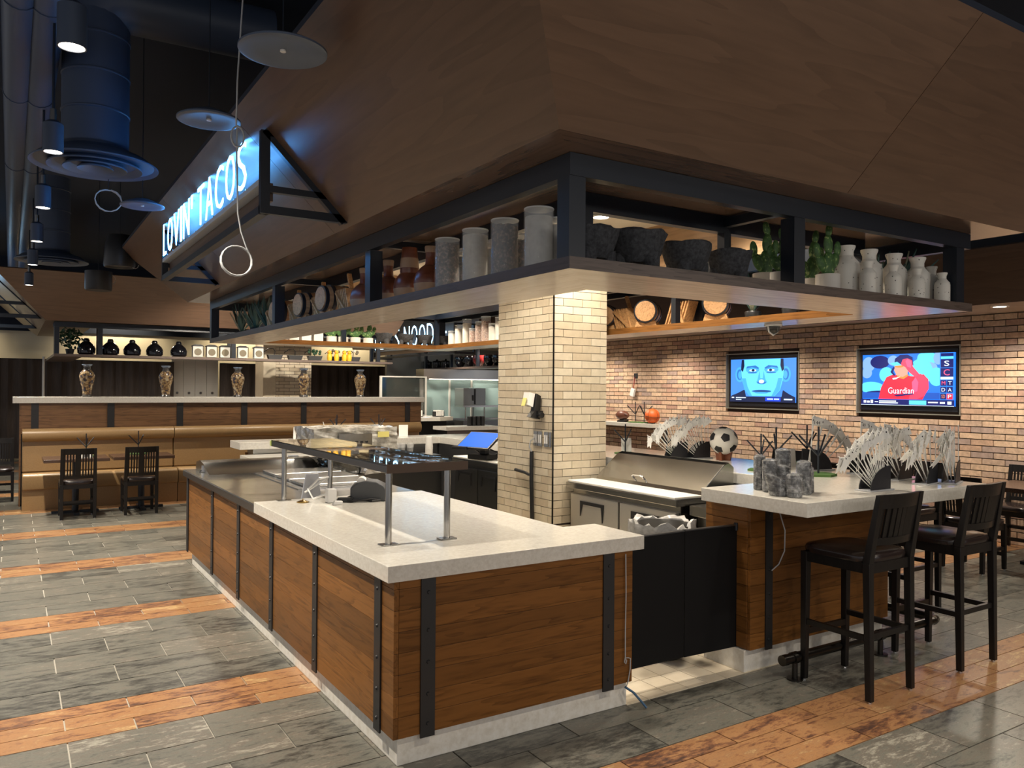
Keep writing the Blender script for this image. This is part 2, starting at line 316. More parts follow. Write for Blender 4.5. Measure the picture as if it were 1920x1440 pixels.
def put(name, g, mat, parent=None, smooth=None, bev=0, world=False, loc=None):
    """one mesh object; world=True: the vertices are world coordinates under an unrotated parent"""
    if world:
        q = wloc(parent) if parent else Vector((0, 0, 0))
        if loc: q = q+Vector(loc)
        g.shift(-q.x, -q.y, -q.z)
    o = bpy.data.objects.new(name, g.mesh(name, mat, smooth) if isinstance(g, G) else g); C.objects.link(o)
    if parent: o.parent = parent
    if loc: o.location = loc
    if bev:
        m = o.modifiers.new('bevel', 'BEVEL'); m.width = bev; m.segments = 2; m.limit_method = 'ANGLE'; m.angle_limit = R(40)
    return o
def tag(o, label, cat, group=None):
    o['label'] = label; o['category'] = cat
    if group: o['group'] = group
    return o
def thing(name, label, cat, loc=(0, 0, 0), rz=0, group=None):
    o = bpy.data.objects.new(name, None); C.objects.link(o); o.location = loc; o.rotation_euler = (0, 0, rz); o.empty_display_size = .1
    return tag(o, label, cat, group)
def structure(o): o['kind'] = 'structure'; return o
def stuff(o): o['kind'] = 'stuff'; return o
def copy_tree(o, parent=None):
    c = o.copy(); C.objects.link(c); c.parent = parent
    for ch in list(o.children): copy_tree(ch, c)
    return c
def dup(o, loc, rz=None, label=None, group=None, scale=None):
    c = copy_tree(o); c.location = loc
    if rz is not None: c.rotation_euler = (0, 0, rz)
    if label: c['label'] = label
    if group: c['group'] = group
    if scale: c.scale = scale
    return c
ORD = ['first', 'second', 'third', 'fourth', 'fifth', 'sixth', 'seventh', 'eighth', 'ninth', 'tenth']
def textmesh(txt, size=1, ext=.0, off=.0, res=3):
    cu = bpy.data.curves.new('t', 'FONT'); cu.body = txt; cu.size = size; cu.extrude = ext; cu.offset = off; cu.resolution_u = res
    o = bpy.data.objects.new('t', cu); C.objects.link(o)
    dg = bpy.context.evaluated_depsgraph_get(); me = bpy.data.meshes.new_from_object(o.evaluated_get(dg))
    bpy.data.objects.remove(o); bpy.data.curves.remove(cu)
    return me
def fit(me, w, h, M, mat, name='letter'):
    """scale a text mesh to w by h with its lower left at the origin, then transform by M"""
    xs = [v.co.x for v in me.vertices]; ys = [v.co.y for v in me.vertices]
    x0, x1, y0, y1 = min(xs), max(xs), min(ys), max(ys)
    for v in me.vertices:
        v.co = M @ Vector(((v.co.x-x0)/(x1-x0)*w, (v.co.y-y0)/(y1-y0)*h, v.co.z))
    me.materials.clear(); me.materials.append(MATS[mat]); me.name = name; return me
def mesh_obj(name, me, parent):
    o = bpy.data.objects.new(name, me); C.objects.link(o); o.parent = parent; return o

# ------------------------------------------------------------------ floor
fl = structure(put('floor', G().box(-6, -4, -.06, 12, 24, -.008), 'grout'))
PERIOD, GW, OW = 1.92, .294, .15
TW = .59
cands = []
for n in range(-3, 10):
    y = 2.715+PERIOD*n; rows = []
    for k in range(3): rows.append((y-OW*(k+1), OW, 1))
    y2 = y+5*GW
    for k in range(5): rows.append((y2-GW*(k+1), GW, 0))
    cands.append(rows)
rows = sorted([r for n in cands for r in n], key=lambda r: r[0])
base = min(range(len(rows)), key=lambda i: abs(rows[i][0]-3.89))
tiles = []
for i, (y, h, o) in enumerate(rows):
    off = .235 if (i-base) % 2 == 0 else .53
    for k in range(-11, 17):
        x = off+TW*k
        if x < -5.5 or x > 9.2 or y < -1 or y > 21: continue
        if x > 1.48 and x+TW < 3.6 and y > 3.2 and y < 8.5: continue
        if x > 2.0 and x+TW < 5 and y > 3.3 and y < 8.8: continue
        orange = o == 1
        tiles.append((x+TW/2, y+h/2, h, orange))
def tarea(t):
    a = px(t[0], t[1], 0)
    vis = -150 < a[0] < 2070 and 700 < a[1] < 1560
    return (h2 := t[2])/a[2]**3 if vis and a[2] > .2 else 0
ORI = lambda o: 'tile_orange' if o else 'tile_grey'
tiles.sort(key=tarea, reverse=True)
tm = {}
for h in (GW, OW):
    for o in (True, False):
        tm[(h, o)] = G().box(-TW/2+.0035, -h/2+.0032, -.01, TW/2-.0035, h/2-.0032, 0).mesh('floor_tile', ORI(o))
for t in tiles[:300]:
    put('floor_tile', tm[(t[2], t[3])], None, fl, loc=(t[0], t[1], 0))
for o in (True, False):
    g = G()
    for x, y, h, oo in tiles[300:]:
        if oo == o: g.box(x-TW/2+.0035, y-h/2+.0032, -.01, x+TW/2-.0035, y+h/2-.0032, 0)
    stuff(put('floor_tiles_beyond', g, ORI(o), fl))
# cream quarry tiles inside the kiosk
KT = .148
kt = G().box(-KT/2+.0018, -KT/2+.0018, -.008, KT/2-.0018, KT/2-.0018, .004).mesh('quarry_tile', 'kitchen_tile')
kb = structure(put('floor_kitchen', G().box(2.70, 3.19, -.012, 4.4, 8.7, -.004), 'dark_grout'))
n = 0; g = G()
for i in range(-1, 12):
    for j in range(-1, 38):
        x, y = 2.88+KT*(i+.5), 3.106+KT*(j+.5)
        if x < 2.68 or j < 0: continue
        if j == 0:
            put('quarry_tile', G().box(-KT/2+.0018, 3.172-y, -.008, KT/2-.0018, KT/2-.0018, .004), 'kitchen_tile', kb, loc=(x, y, 0)); continue
        if j < 6 and i < 7: put('quarry_tile', kt, None, kb, loc=(x, y, 0)); n += 1
        else: g.box(x-KT/2+.0018, y-KT/2+.0018, -.008, x+KT/2-.0018, y+KT/2-.0018, .004)
stuff(put('quarry_tiles_beyond', g, 'kitchen_tile', kb))

# ------------------------------------------------------------------ room shell
structure(put('ceiling', G().box(-6, -4, 4.6, 12, 24, 4.75), 'ceiling_lit_blue'))
WX = 9.25; BZ, BL = .0699, .2465
wr = structure(put('wall_right', G().box(WX, -4, 0, WX+.2, 12.75, 4.6), 'dark_grout'))
TV = [(4.93, 6.23, 1.386, 2.185), (7.13, 8.43, 1.386, 2.185)]
bm_ = G().box(-.05, -BL/2+.005, -BZ/2+.005, 0, BL/2-.005, BZ/2-.005).mesh('brick', 'brick')
bl = []
for j in range(0, 36):
    z = BZ*(j+.5)
    if z+BZ/2 > 2.53: break
    for i in range(0, 52):
        y = 1.6+BL*i+(BL/2 if j % 2 else 0)
        if y > 12.6: continue
        y0, y1 = y-BL/2, y+BL/2
        cut = False
        for a, b_, c, d in TV:
            if y1 > a-.005 and y0 < b_+.005 and z+BZ/2 > c-.005 and z-BZ/2 < d+.005:
                y0b, y1b = y0, y1
                if y0 < a-.03: y1 = a-.008
                elif y1 > b_+.03: y0 = b_+.008
                else: cut = True
        if cut: continue
        p = px(WX, y, z)
        bl.append((0 if not (1130 < p[0] < 1930 and 560 < p[1] < 1010) else 1/p[2], y, z, y0, y1))
bl.sort(reverse=True); g = G()
for k, (s, y, z, y0, y1) in enumerate(bl):
    if k < 300 and abs(y1-y0-BL) < 1e-6: put('brick', bm_, None, wr, loc=(WX, y, z))
    elif k < 300: put('brick', G().box(-.05, y0+.005, z-BZ/2+.005, 0, y1-.005, z+BZ/2-.005), 'brick', wr, loc=(WX, 0, 0))
    else: g.box(WX-.05, y0+.005, z-BZ/2+.005, WX, y1-.005, z+BZ/2-.005)
stuff(put('bricks_beyond', g, 'brick', wr))
# soffit above the dining area, with its wood fascia
so = structure(put('trim_1', G().box(8.0, -1, 2.52, WX+.1, 13.0, 2.62), 'shelf_y'))
put('fascia', G().box(7.97, -1, 2.50, 8.0, 13.0, 3.05), 'canopy_y', so)
put('fascia_frame', G().box(7.9, -1, 3.05, 8.06, 13.0, 3.2), 'black_metal_lit_blue', so)
structure(put('wall_back', G().box(-6, 21.6, 0, 12, 21.8, 2.9), 'wall_cream'))
structure(put('wall_back_upper', G().box(-6, 21.55, 2.9, 12, 21.8, 4.6), 'ceiling_lit_blue'))
structure(put('wall_kitchen', G().box(11.2, 12.6, 0, 11.4, 21.6, 4.6), 'wall_cream'))
# ------------------------------------------------------------------ wood canopy over the kiosk
HX0, HX1, HY0, HY1, HZ = 1.64, 4.95, 2.29, 9.30, 2.575
FO, RZ = .61, 3.18
IX0, IX1, IY0, IY1, IZ = 2.33, 4.38, 3.01, 8.62, 2.97
cn = thing('wood_canopy', 'huge dark brown wood canopy flaring out above the central taco kiosk', 'canopy', ((HX0+HX1)/2, (HY0+HY1)/2, HZ))
def strip(pa, pb, qa, qb, f0, f1, gap=.0025):
    """piece of a sloped face between fractions f0..f1 of its length, inset by a seam"""
    pa, pb, qa, qb = map(Vector, (pa, pb, qa, qb)); L = (pb-pa).length
    return [pa.lerp(pb, f0), pa.lerp(pb, f1-gap/L), qa.lerp(qb, f1-gap/L), qa.lerp(qb, f0)]
A0, A1, A2, A3 = (HX0, HY0, HZ), (HX1, HY0, HZ), (HX1, HY1, HZ), (HX0, HY1, HZ)
T0, T1, T2, T3 = (HX0-FO, HY0-FO, RZ), (HX1+FO, HY0-FO, RZ), (HX1+FO, HY1+FO, RZ), (HX0-FO, HY1+FO, RZ)
def face(a, b, ta, tb, cuts, mat):
    """flared face split at straight seams (measured along the bottom edge)"""
    a, b, ta, tb = map(Vector, (a, b, ta, tb)); L = (b-a).length; d = (b-a)/L; up = ta-a; up = up-d*up.dot(d)
    ss = [0]+cuts+[L]
    for k in range(len(ss)-1):
        s0, s1 = ss[k], ss[k+1]-(.004 if k < len(ss)-2 else 0)
        lo0, lo1 = a+d*s0, a+d*s1
        hi0 = ta if k == 0 else lo0+up
        hi1 = tb if k == len(ss)-2 else lo1+up
        put('panel', G().slab([lo0, lo1, hi1, hi0], -.02), mat, cn, world=True)
face(A0, A1, T0, T1, [1.66], 'canopy_x')
face(A3, A0, T3, T0, [2.30, 4.70], 'canopy_y')
face(A1, A2, T1, T2, [2.3, 4.6], 'canopy_y')
face(A2, A3, T2, T3, [1.66], 'canopy_x')
J0, J1, J2, J3 = (IX0, IY0, HZ), (IX1, IY0, HZ), (IX1, IY1, HZ), (IX0, IY1, HZ)
for a, b, c, d, m in ((A0, A1, J1, J0, 'soffit_x'), (A3, A0, J0, J3, 'soffit_y'), (A1, A2, J2, J1, 'soffit_y'), (A2, A3, J3, J2, 'soffit_x')):
    put('soffit_board', G().slab([a, b, c, d], .02), m, cn, world=True)
put('inner_wall', G().box(IX0-.02, IY0, HZ, IX0, IY1, IZ), 'inner_oak_y', cn, world=True)
put('inner_wall', G().box(IX1, IY0, HZ, IX1+.02, IY1, IZ), 'inner_oak_y', cn, world=True)
put('inner_wall', G().box(IX0, IY0-.02, HZ, IX1, IY0, IZ), 'inner_oak_x', cn, world=True)
put('inner_wall', G().box(IX0, IY1, HZ, IX1, IY1+.02, IZ), 'inner_oak_x', cn, world=True)
put('inner_ceiling', G().box(IX0-.02, IY0-.02, IZ, IX1+.02, IY1+.02, IZ+.03), 'ceiling_cream', cn, world=True)
put('top_cover', G().box(HX0-FO, HY0-FO, RZ, HX1+FO, HY1+FO, RZ+.03), 'ceiling_lit_blue', cn, world=True)
def downlight(x, y, z, label, watts, cone=110, group=None, r=.06, mat='lamp_glow', col=WARM):
    t = thing('recessed_downlight', label, 'light', (x, y, z), 0, group)
    put('trim_ring', G().lathe([(r+.025, 0), (r+.025, -.006), (r, -.008), (r, 0)], 24), 'white_plastic', t, 40)
    put('lens', G().lathe([(1e-4, -.004), (r, -.004), (r, -.001), (1e-4, -.001)], 20), mat, t)
    spot((x, y, z-.03), watts, cone, .7, col, rad=r)
    return t
for k, (x, y) in enumerate(K_KIOSK):
    downlight(x, y, IZ, 'recessed downlight in the kiosk ceiling, '+['over the near stone countertop', 'seen right of the corner post', 'over the receipt printer', 'over the wrapped appliance', 'over the blue screen', 'at the far left inner corner', 'at the far right inner corner', 'over the black gate'][k], W_KIOSK, 140, 'downlights inside the kiosk canopy')
for k, (x, y) in enumerate(K_SOFFIT):
    downlight(x, y, 2.52, 'round recessed downlight in the brick wall soffit, %s from the near end' % ORD[k], W_SOFFIT, 150, 'soffit downlights')

# ------------------------------------------------------------------ hanging shelf ring with black steel frame
SX0, SX1, SY0, SY1, SZ0, SZ1 = 1.83, 4.76, 2.48, 9.08, 2.12, 2.168
KX0, KX1, KY0, KY1 = 2.31, 4.37, 2.995, 8.66
sf = thing('hanging_shelf_frame', 'rectangular ring of wood shelves hung in a black steel frame under the canopy', 'shelf', ((SX0+SX1)/2, (SY0+SY1)/2, SZ0))
e = .004
def ringq(a, b, c, d): return [(*p, SZ0+.002) for p in (a, b, c, d)]
O_ = [(SX0+e, SY0+e), (SX1-e, SY0+e), (SX1-e, SY1-e), (SX0+e, SY1-e)]; K_ = [(KX0-e, KY0-e), (KX1+e, KY0-e), (KX1+e, KY1+e), (KX0-e, KY1+e)]
for a, b, m in ((0, 1, 'shelf_x'), (3, 0, 'shelf_y'), (1, 2, 'shelf_y'), (2, 3, 'shelf_x')):
    put('shelf_board', G().slab(ringq(O_[a], O_[b], K_[b], K_[a]), SZ1-SZ0-.004), m, sf, world=True)
put('shelf_edge', G().box(SX0, SY0, SZ0, SX1, SY0+e, SZ1), 'shelf_edge_x', sf, world=True)
put('shelf_edge', G().box(SX0, SY0+e, SZ0, SX0+e, SY1, SZ1), 'shelf_edge_y', sf, world=True)
put('shelf_edge', G().box(SX1-e, SY0+e, SZ0, SX1, SY1, SZ1), 'shelf_edge_y', sf, world=True)
put('inner_edge', G().box(KX1, KY0, SZ0, KX1+e, KY1, SZ1), 'plank_y', sf, world=True)
put('inner_edge', G().box(KX0, KY1, SZ0, KX1, KY1+e, SZ1), 'plank_x', sf, world=True)
BT, BB = HZ-.002, 2.485
PW = .08
for x0, y0, x1, y1 in ((SX0, SY0, SX1-.02, SY0+.05), (SX0, SY1-.05, SX1-.02, SY1), (SX0, SY0+.05, SX0+.05, SY1-.05), (SX1-.07, SY0+.05, SX1-.02, SY1-.05),
                       (KX0-.05, KY0-.05, KX1+.05, KY0), (KX0-.05, KY1, KX1+.05, KY1+.05), (KX0-.05, KY0, KX0, KY1), (KX1, KY0, KX1+.05, KY1)):
    put('beam', G().box(x0, y0, BB, x1, y1, BT), 'black_metal_lit_blue', sf, world=True)
XS = [1.87, 3.21, 4.64]; YS = [4.56, 6.61]
posts = [(x, SY0+.045) for x in XS]+[(x, SY1-.045) for x in XS]+[(SX0+.045, y) for y in YS]+[(4.69, y) for y in YS]
posts += [(3.21, KY0-.03), (3.21, KY1+.03), (KX0-.03, KY0-.03), (KX1+.03, KY0-.03), (KX0-.03, KY1+.03), (KX1+.03, KY1+.03)]+[(x, y) for x in (KX0-.03, KX1+.03) for y in YS]
for x, y in posts:
    inner = KX0-.1 < x < KX1+.1 and KY0-.1 < y < KY1+.1
    h = PW/2 if not inner else .025
    put('post', G().box(x-h, y-h, SZ1, x+h, y+h, BB), 'black_metal_lit_blue', sf, world=True)
for y in YS:
    put('cross_bar', G().box(SX0+.05, y-.02, BB+.03, KX0-.05, y+.02, BT-.01), 'black_metal_lit_blue', sf, world=True)
    put('cross_bar', G().box(KX1+.05, y-.02, BB+.03, SX1-.07, y+.02, BT-.01), 'black_metal_lit_blue', sf, world=True)
put('cross_bar', G().box(3.19, SY0+.05, BB+.03, 3.23, KY0-.05, BT-.01), 'black_metal_lit_blue', sf, world=True)

# ------------------------------------------------------------------ illuminated signs
def sign(name, txt, X, ytop, ybot, z0, h, hood, label, glow, far=False):
    """letters facing -X that read from +Y to -Y; ytop is the start, ybot the end"""
    t = thing(name, label, 'sign', (X, (ytop+ybot)/2, z0-.2))
    adv = []; cur = 0
    for ch in txt:
        if ch == ' ': cur += .45; continue
        wd = {'I': .22, "'": .2, 'L': .55, 'E': .6, 'T': .75, 'S': .75}.get(ch, .82); adv.append((ch, cur, wd)); cur += wd+.26
    k = (ytop-ybot)/(cur-.26)
    for ch, a, wd in adv:
        me = textmesh(ch, 1, .003, -.016)
        y = ytop-a*k; hh = h*.36 if ch == "'" else h; zz = z0+h-hh
        Mx = Matrix(((0, 0, -1, 0), (-1, 0, 0, y-t.location.y), (0, 1, 0, zz-t.location.z), (0, 0, 0, 1)))
        mesh_obj('letter', fit(me, wd*k, hh, Mx, glow), t)
        q = G().box(.022, -.01, -.02, .05, .01, .0); q.shift(0, y-wd*k/2-t.location.y, z0-t.location.z+.01)
        put('letter_foot', q, 'black_metal_lit_blue', t)
    s = t.location
    zb, ze = z0-.21, z0+h*.88
    ya, yb = ytop+.08, ybot-.3
    for y in (ya, yb):
        put('post', G().box(X+.0, y-.02, zb, X+.05, y+.02, ze), 'black_metal_lit_blue', t, world=True)
        put('arm', G().box(X+.05, y-.02, zb, hood(zb), y+.02, zb+.045), 'black_metal_lit_blue', t, world=True)
        put('arm', G().box(X+.05, y-.02, zb+.12, hood(zb+.12)+.02, y+.02, zb+.155), 'black_metal_lit_blue', t, world=True)
        put('arm', G().box(X+.05, y-.02, ze-.03, hood(ze)+.05, y+.02, ze), 'black_metal_lit_blue', t, world=True)
        put('brace', G().bar((hood(ze)-.02, y, ze), (hood(zb)-.02, y, zb), .04, .035), 'black_metal_lit_blue', t, world=True)
    put('rail', G().box(X, yb, zb, X+.05, ya, zb+.045), 'black_metal_lit_blue', t, world=True)
    put('ledge', G().box(X-.0, yb+.03, z0-.05, X+.06, ya-.03, z0-.02), 'sign_side', t, world=True)
    put('back_rail', G().box(X+.06, yb+.03, z0-.13, X+.08, ya-.03, z0-.03), 'canopy_y', t, world=True)
    return t
hoodx = lambda z: HX0-(z-HZ)-.004
sign('lovin_tacos_sign', "LOVIN' TACOS", 1.13, 7.58, 4.66, 2.80, .275, hoodx, "glowing white channel letter sign reading LOVIN' TACOS on the kiosk canopy", 'sign_glow')

# ------------------------------------------------------------------ brick column
CX0, CX1, CY0, CY1, CH = 3.67, 4.215, 5.18, 6.03, 2.56
col = thing('brick_column', 'cream brick tiled column standing inside the kiosk', 'column', ((CX0+CX1)/2, (CY0+CY1)/2, 0))
put('core', G().box(CX0+.012, CY0+.012, 0, CX1, CY1, CH), 'dark_grout', col, world=True)
RH = .0627; BLn = .19
for j in range(int(CH/RH)):
    z = j*RH
    if z < .55: continue
    for ax, length in (('x', CX1-CX0), ('y', CY1-CY0)):
        p = -(BLn/2 if j % 2 else 0)
        if ax == 'y': p -= .03
        while p < length-.01:
            a, b_ = max(p, 0)+.0022, min(p+BLn, length)-.0022
            if b_-a > .012:
                g = G().box(CX0+a, CY0, z+.0022, CX0+b_, CY0+.012, z+RH-.0022) if ax == 'x' else G().box(CX0, CY0+a, z+.0022, CX0+.012, CY0+b_, z+RH-.0022)
                c_ = ((CX0+(a+b_)/2, CY0+.006, z+RH/2) if ax == 'x' else (CX0+.006, CY0+(a+b_)/2, z+RH/2))
                l = Vector(c_)-col.location; put('brick', g, 'column_brick', col, world=True, loc=l)
            p += BLn
put('corner_trim', G().box(CX0-.004, CY0-.004, .0, CX0+.006, CY0+.006, CH), 'gunmetal', col, world=True)
put('lower_tiling', G().box(CX0+.002, CY0+.002, 0, CX1, CY1, .55), 'column_brick', col, world=True)
for k, (y, wd) in enumerate(((5.42, .07), (5.355, .075), (5.265, .075), (5.21, .045))):
    o = thing('outlet_plate', ['steel outlet plate with a plugged cord, nearest the black conduit on the column', 'steel double switch plate second from the conduit on the column', 'steel double switch plate third from the conduit on the column', 'narrow steel blank plate closest to the column corner'][k], 'outlet', (CX0, y, 1.24))
    put('plate', G().box(-.008, -wd/2+.008, -.06, -.001, wd/2-.008, .06), 'steel', o)
    if k < 3:
        for d in (-.013, .013): put('rocker', G().box(-.013, d-.008, -.035, -.008, d+.008, .035), 'white_plastic', o)
o = thing('card_dispenser', 'black wall holder with white cards and a yellow note on the column', 'dispenser', (CX0, 5.37, 1.42))
put('bracket', G().box(-.05, -.05, .0, -.001, .05, .05), 'black_plastic', o)
put('body', G().poly([(-.11, .0), (-.02, -.02), (-.01, .17), (-.05, .19), (-.07, .05)], -.03, .03, 'y'), 'black_plastic', o)
put('knob', G().cyl((-.03, -.08, .015), (-.03, .05, .015), .022), 'black_plastic', o, 40)
put('cards', G().poly([(-.13, .10), (-.075, .08), (-.055, .19), (-.11, .20)], -.012, .07, 'y'), 'paper', o)
put('sticky_note', G().slab([(-.150, .0, .09), (-.145, .06, .09), (-.125, .06, .155), (-.13, .0, .155)], .002), 'note_yellow', o)
o = thing('power_conduit', 'black flexible conduit dropping from the outlet down the column', 'conduit', (CX0, 5.43, 0))
put('drop', G().tube([(-.02, 0, .02), (-.025, .0, .5), (-.03, .01, .9), (-.03, .01, 1.1), (-.028, .012, 1.13)], .018, 10), 'black_plastic', o, 40)
put('elbow', G().tube([(-.03, .01, .93), (-.035, .10, .95), (-.035, .25, .96)], .014, 8), 'black_plastic', o, 40)
put('cord', G().tube([(-.028, .012, 1.13), (-.04, .03, 1.17), (-.035, .02, 1.22), (-.015, -.01, 1.24)], .006, 6), 'cable_grey', o, 40)

# ------------------------------------------------------------------ serving island
WB, WP = .13, .0925
isl = thing('serving_island', 'wood plank clad serving island with black metal straps and stone base', 'counter', (2.0, 5.4, 0))
put('stone_base', G().poly([(1.435, 3.18), (2.735, 3.18), (2.735, 3.55), (2.55, 3.55), (2.55, 7.80), (1.435, 7.80)], 0, WB-.004), 'stone_base', isl, world=True, bev=.004)
put('carcass', G().poly([(1.425, 3.17), (2.735, 3.17), (2.735, 3.55), (2.55, 3.55), (2.55, 7.84), (1.425, 7.84)], WB, .808), 'oven_steel', isl, world=True)
SY = [3.317, 4.184, 5.035, 5.893, 6.771, 7.80]
for r in range(8):
    z0, z1 = WB+WP*r+.0006, min(WB+WP*(r+1)-.0006, .811)
    if z1-z0 < .01: continue
    ys = [3.15]+SY[:5]+[7.85]
    for k in range(6):
        put('plank', G().box(1.402, ys[k]+.0008, z0, 1.425, ys[k+1]-.0008, z1), 'plank_y', isl, world=True, bev=.0014, loc=(1.41-2.0, (ys[k]+ys[k+1])/2-5.4, (z0+z1)/2))
    put('plank', G().box(1.4255, 3.15, z0, 2.745, 3.17, z1), 'plank_x', isl, world=True, bev=.0014, loc=(2.08-2.0, 3.16-5.4, (z0+z1)/2))
def strap(p, parent, face, z0=.115, z1=.811, wd=.07, rz=None):
    """flat metal strap with bolt heads; face '-x' or '-y' or '+y' """
    t = .008
    dx, dy = {'-x': (-1, 0), '-y': (0, -1)}[face]
    hx, hy = (t/2, wd/2) if dx else (wd/2, t/2)
    c = (p[0]+dx*t/2, p[1]+dy*t/2)
    s = put('strap', G().box(c[0]-hx, c[1]-hy, z0, c[0]+hx, c[1]+hy, z1), 'strap_metal', parent, world=True)
    for z in (z0+.06, z0+.19, z0+.33, z0+.47, z1-.06):
        if z > z1-.03: continue
        q = (c[0]+dx*t/2, c[1]+dy*t/2, z)
        put('bolt', G().cyl(q, (q[0]+dx*.006, q[1]+dy*.006, z), .009, .006, 10), 'strap_metal', s, 40, world=True)
for y in SY[:5]: strap((1.4018, y), isl, '-x')
put('corner_strap', G().box(1.392, 7.79, .115, 1.4018, 7.86, .80), 'strap_metal', isl, world=True)
for x in (1.563, 2.583): strap((x, 3.1498), isl, '-y')
ct = put('stone_countertop', G().poly([(1.367, 3.15-.012), (2.815, 3.15-.012), (2.815, 3.557), (2.594, 3.557), (2.594, 5.35), (1.367, 5.35)], .8125, .885).shift(-2, -4.2, -.8125), 'stone', None, bev=.003, loc=(2, 4.2, .8125))
tag(ct, 'thick L-shaped beige stone countertop on the nearest end of the serving island', 'countertop')
st = thing('steel_countertop', 'dark edged stainless steel countertop on the far half of the serving island', 'countertop', (2, 6.6, .8125))
put('steel_sheet', G().poly([(1.375, 5.352), (2.6, 5.352), (2.6, 7.9), (1.375, 7.9)], .862, .868), 'steel_top', st, world=True)
put('edge_band', G().poly([(1.367, 5.352), (2.6, 5.352), (2.6, 7.91), (1.367, 7.91)], .8125, .862), 'steel_dark', st, world=True)
cord = [(2.69, 3.140, .80), (2.692, 3.138, .6), (2.689, 3.138, .4), (2.69, 3.138, .27), (2.683, 3.136, .245), (2.69, 3.134, .235), (2.697, 3.136, .25), (2.69, 3.138, .265), (2.71, 3.14, .262), (2.728, 3.142, .255), (2.727, 3.142, .2), (2.712, 3.14, .14), (2.70, 3.14, .115)]
tag(put('extension_lead', G().tube(cord, .003, 6), 'cable_grey', None, 40), 'thin white cord hanging down the front corner of the serving island', 'cord')
tag(put('blue_hose', G().tube([(2.70, 3.15, .11), (2.74, 3.13, .08), (2.775, 3.10, .03), (2.79, 3.085, .006)], .006, 8), 'cable_blue', None, 40), 'short blue hose end curling onto the floor beside the island corner', 'hose')

# ------------------------------------------------------------------ saloon gate
ga = thing('service_gate', 'black two leaf half height gate between the serving island and the bar', 'gate', (3.2, 3.28, .12))
put('leaf', G().box(2.76, 3.272, .135, 3.236, 3.292, .845), 'gate_black', ga, world=True, bev=.002)
o = put('leaf', G().box(0, -.01, 0, .415, .01, .715), 'gate_black', ga, bev=.002, loc=(.042, .002, .012)); o.rotation_euler = (0, 0, -.05)
put('leaf_cap', G().box(2.76, 3.268, .8455, 3.236, 3.296, .852), 'steel_dark', ga, world=True)
o = put('leaf_cap', G().box(0, -.014, .7155, .415, .014, .722), 'steel_dark', ga, loc=(.042, .002, .012)); o.rotation_euler = (0, 0, -.05)
put('hinge', G().cyl((.44, -.025, .70), (.44, -.025, .745), .012), 'black_metal_lit_blue', ga, 40)
for i in range(6): put('hinge_pin', G().box(.452, -.03, .06+.11*i, .47, -.022, .066+.11*i), 'steel', ga)
tr = thing('trash_can', 'grey trash can with a clear plastic liner behind the black gate', 'trash can', (3.43, 3.66, 0))
put('bin', G().lathe([(.13, .01), (.17, .80), (.18, .80), (.18, .82), (.165, .82)], 28), 'gunmetal', tr, 40)
lg = G().lathe([(.168, .60), (.175, .83), (.205, .835), (.21, .80), (.207, .72)], 40)
lg.v = [(x*(1+.03*math.sin(7*math.atan2(y, x)+z*30)), y*(1+.03*math.cos(6*math.atan2(y, x)+z*20)), z+(.014*math.sin(5*math.atan2(y, x))+.010*math.sin(11*math.atan2(y, x)+1))*(z > .75)) for (x, y, z) in lg.v]
lg.v = [(x+random.uniform(-.012, .012), y+random.uniform(-.012, .012), z+random.uniform(-.014, .014)*(z > .7)) for x, y, z in lg.v]
put('liner', lg, 'bag', tr, 60)

# ------------------------------------------------------------------ bar
BTZ, BTT = 1.055, .078
bar = thing('bar_counter', 'wood clad L-shaped bar with stone base behind the bar stools', 'counter', (4.3, 3.3, 0))
put('stone_base', G().poly([(3.63, 3.18), (4.98, 3.18), (4.98, 8.7), (4.42, 8.7), (4.42, 3.5), (3.63, 3.5)], 0, .13), 'stone_base', bar, world=True, bev=.004)
put('carcass', G().poly([(3.665, 3.175), (4.97, 3.175), (4.97, 8.75), (4.42, 8.75), (4.42, 3.5), (3.665, 3.5)], .131, BTZ-BTT-.002), 'black_matte', bar, world=True)
NZ = 9; wp = (BTZ-BTT-.135)/NZ
for r in range(NZ):
    z0, z1 = .134+wp*r+.0006, .134+wp*(r+1)-.0006
    put('plank', G().box(3.645, 3.15, z0, 5.0, 3.172, z1), 'plank_x', bar, world=True, bev=.002, loc=(.02, -.14, (z0+z1)/2))
    put('plank', G().box(3.643, 3.173, z0, 3.664, 3.50, z1), 'plank_y', bar, world=True, bev=.003, loc=(-.65, .04, (z0+z1)/2))
strap((3.80, 3.1498), bar, '-y', .12, .974, .06)
bt = put('bar_countertop', G().poly([(3.56, 2.70), (5.37, 2.70), (5.37, 9.05), (2.05, 9.05), (2.05, 8.62), (4.42, 8.62), (4.42, 3.46), (3.56, 3.46)], BTZ-BTT, BTZ).shift(-4.5, -4, -BTZ+BTT), 'stone', None, bev=.003, loc=(4.5, 4, BTZ-BTT))
tag(bt, 'thick beige stone bar top wrapping round the kiosk under the flag holders', 'countertop')
fb = thing('far_bar_cladding', 'wood clad bar front under the far run of the stone bar top', 'counter', (3.3, 8.85, 0))
put('carcass', G().box(2.2, 8.66, .0, 4.41, 8.9, BTZ-BTT-.002), 'steel_x', fb, world=True)
for r in range(8): put('plank', G().box(2.18, 8.901, .13+.1*r, 4.41, 8.92, .227+.1*r), 'plank_x', fb, world=True)
fr = thing('foot_rail', 'dark metal foot rail on short posts along the bar base', 'rail', (4.4, 2.96, 0))
put('rail', G().cyl((3.72, 2.96, .125), (5.22, 2.96, .125), .028, n=18), 'gunmetal', fr, 40, world=True)
put('end_cap', G().cyl((3.69, 2.96, .125), (3.73, 2.96, .125), .030, n=18), 'gunmetal', fr, 40, world=True)
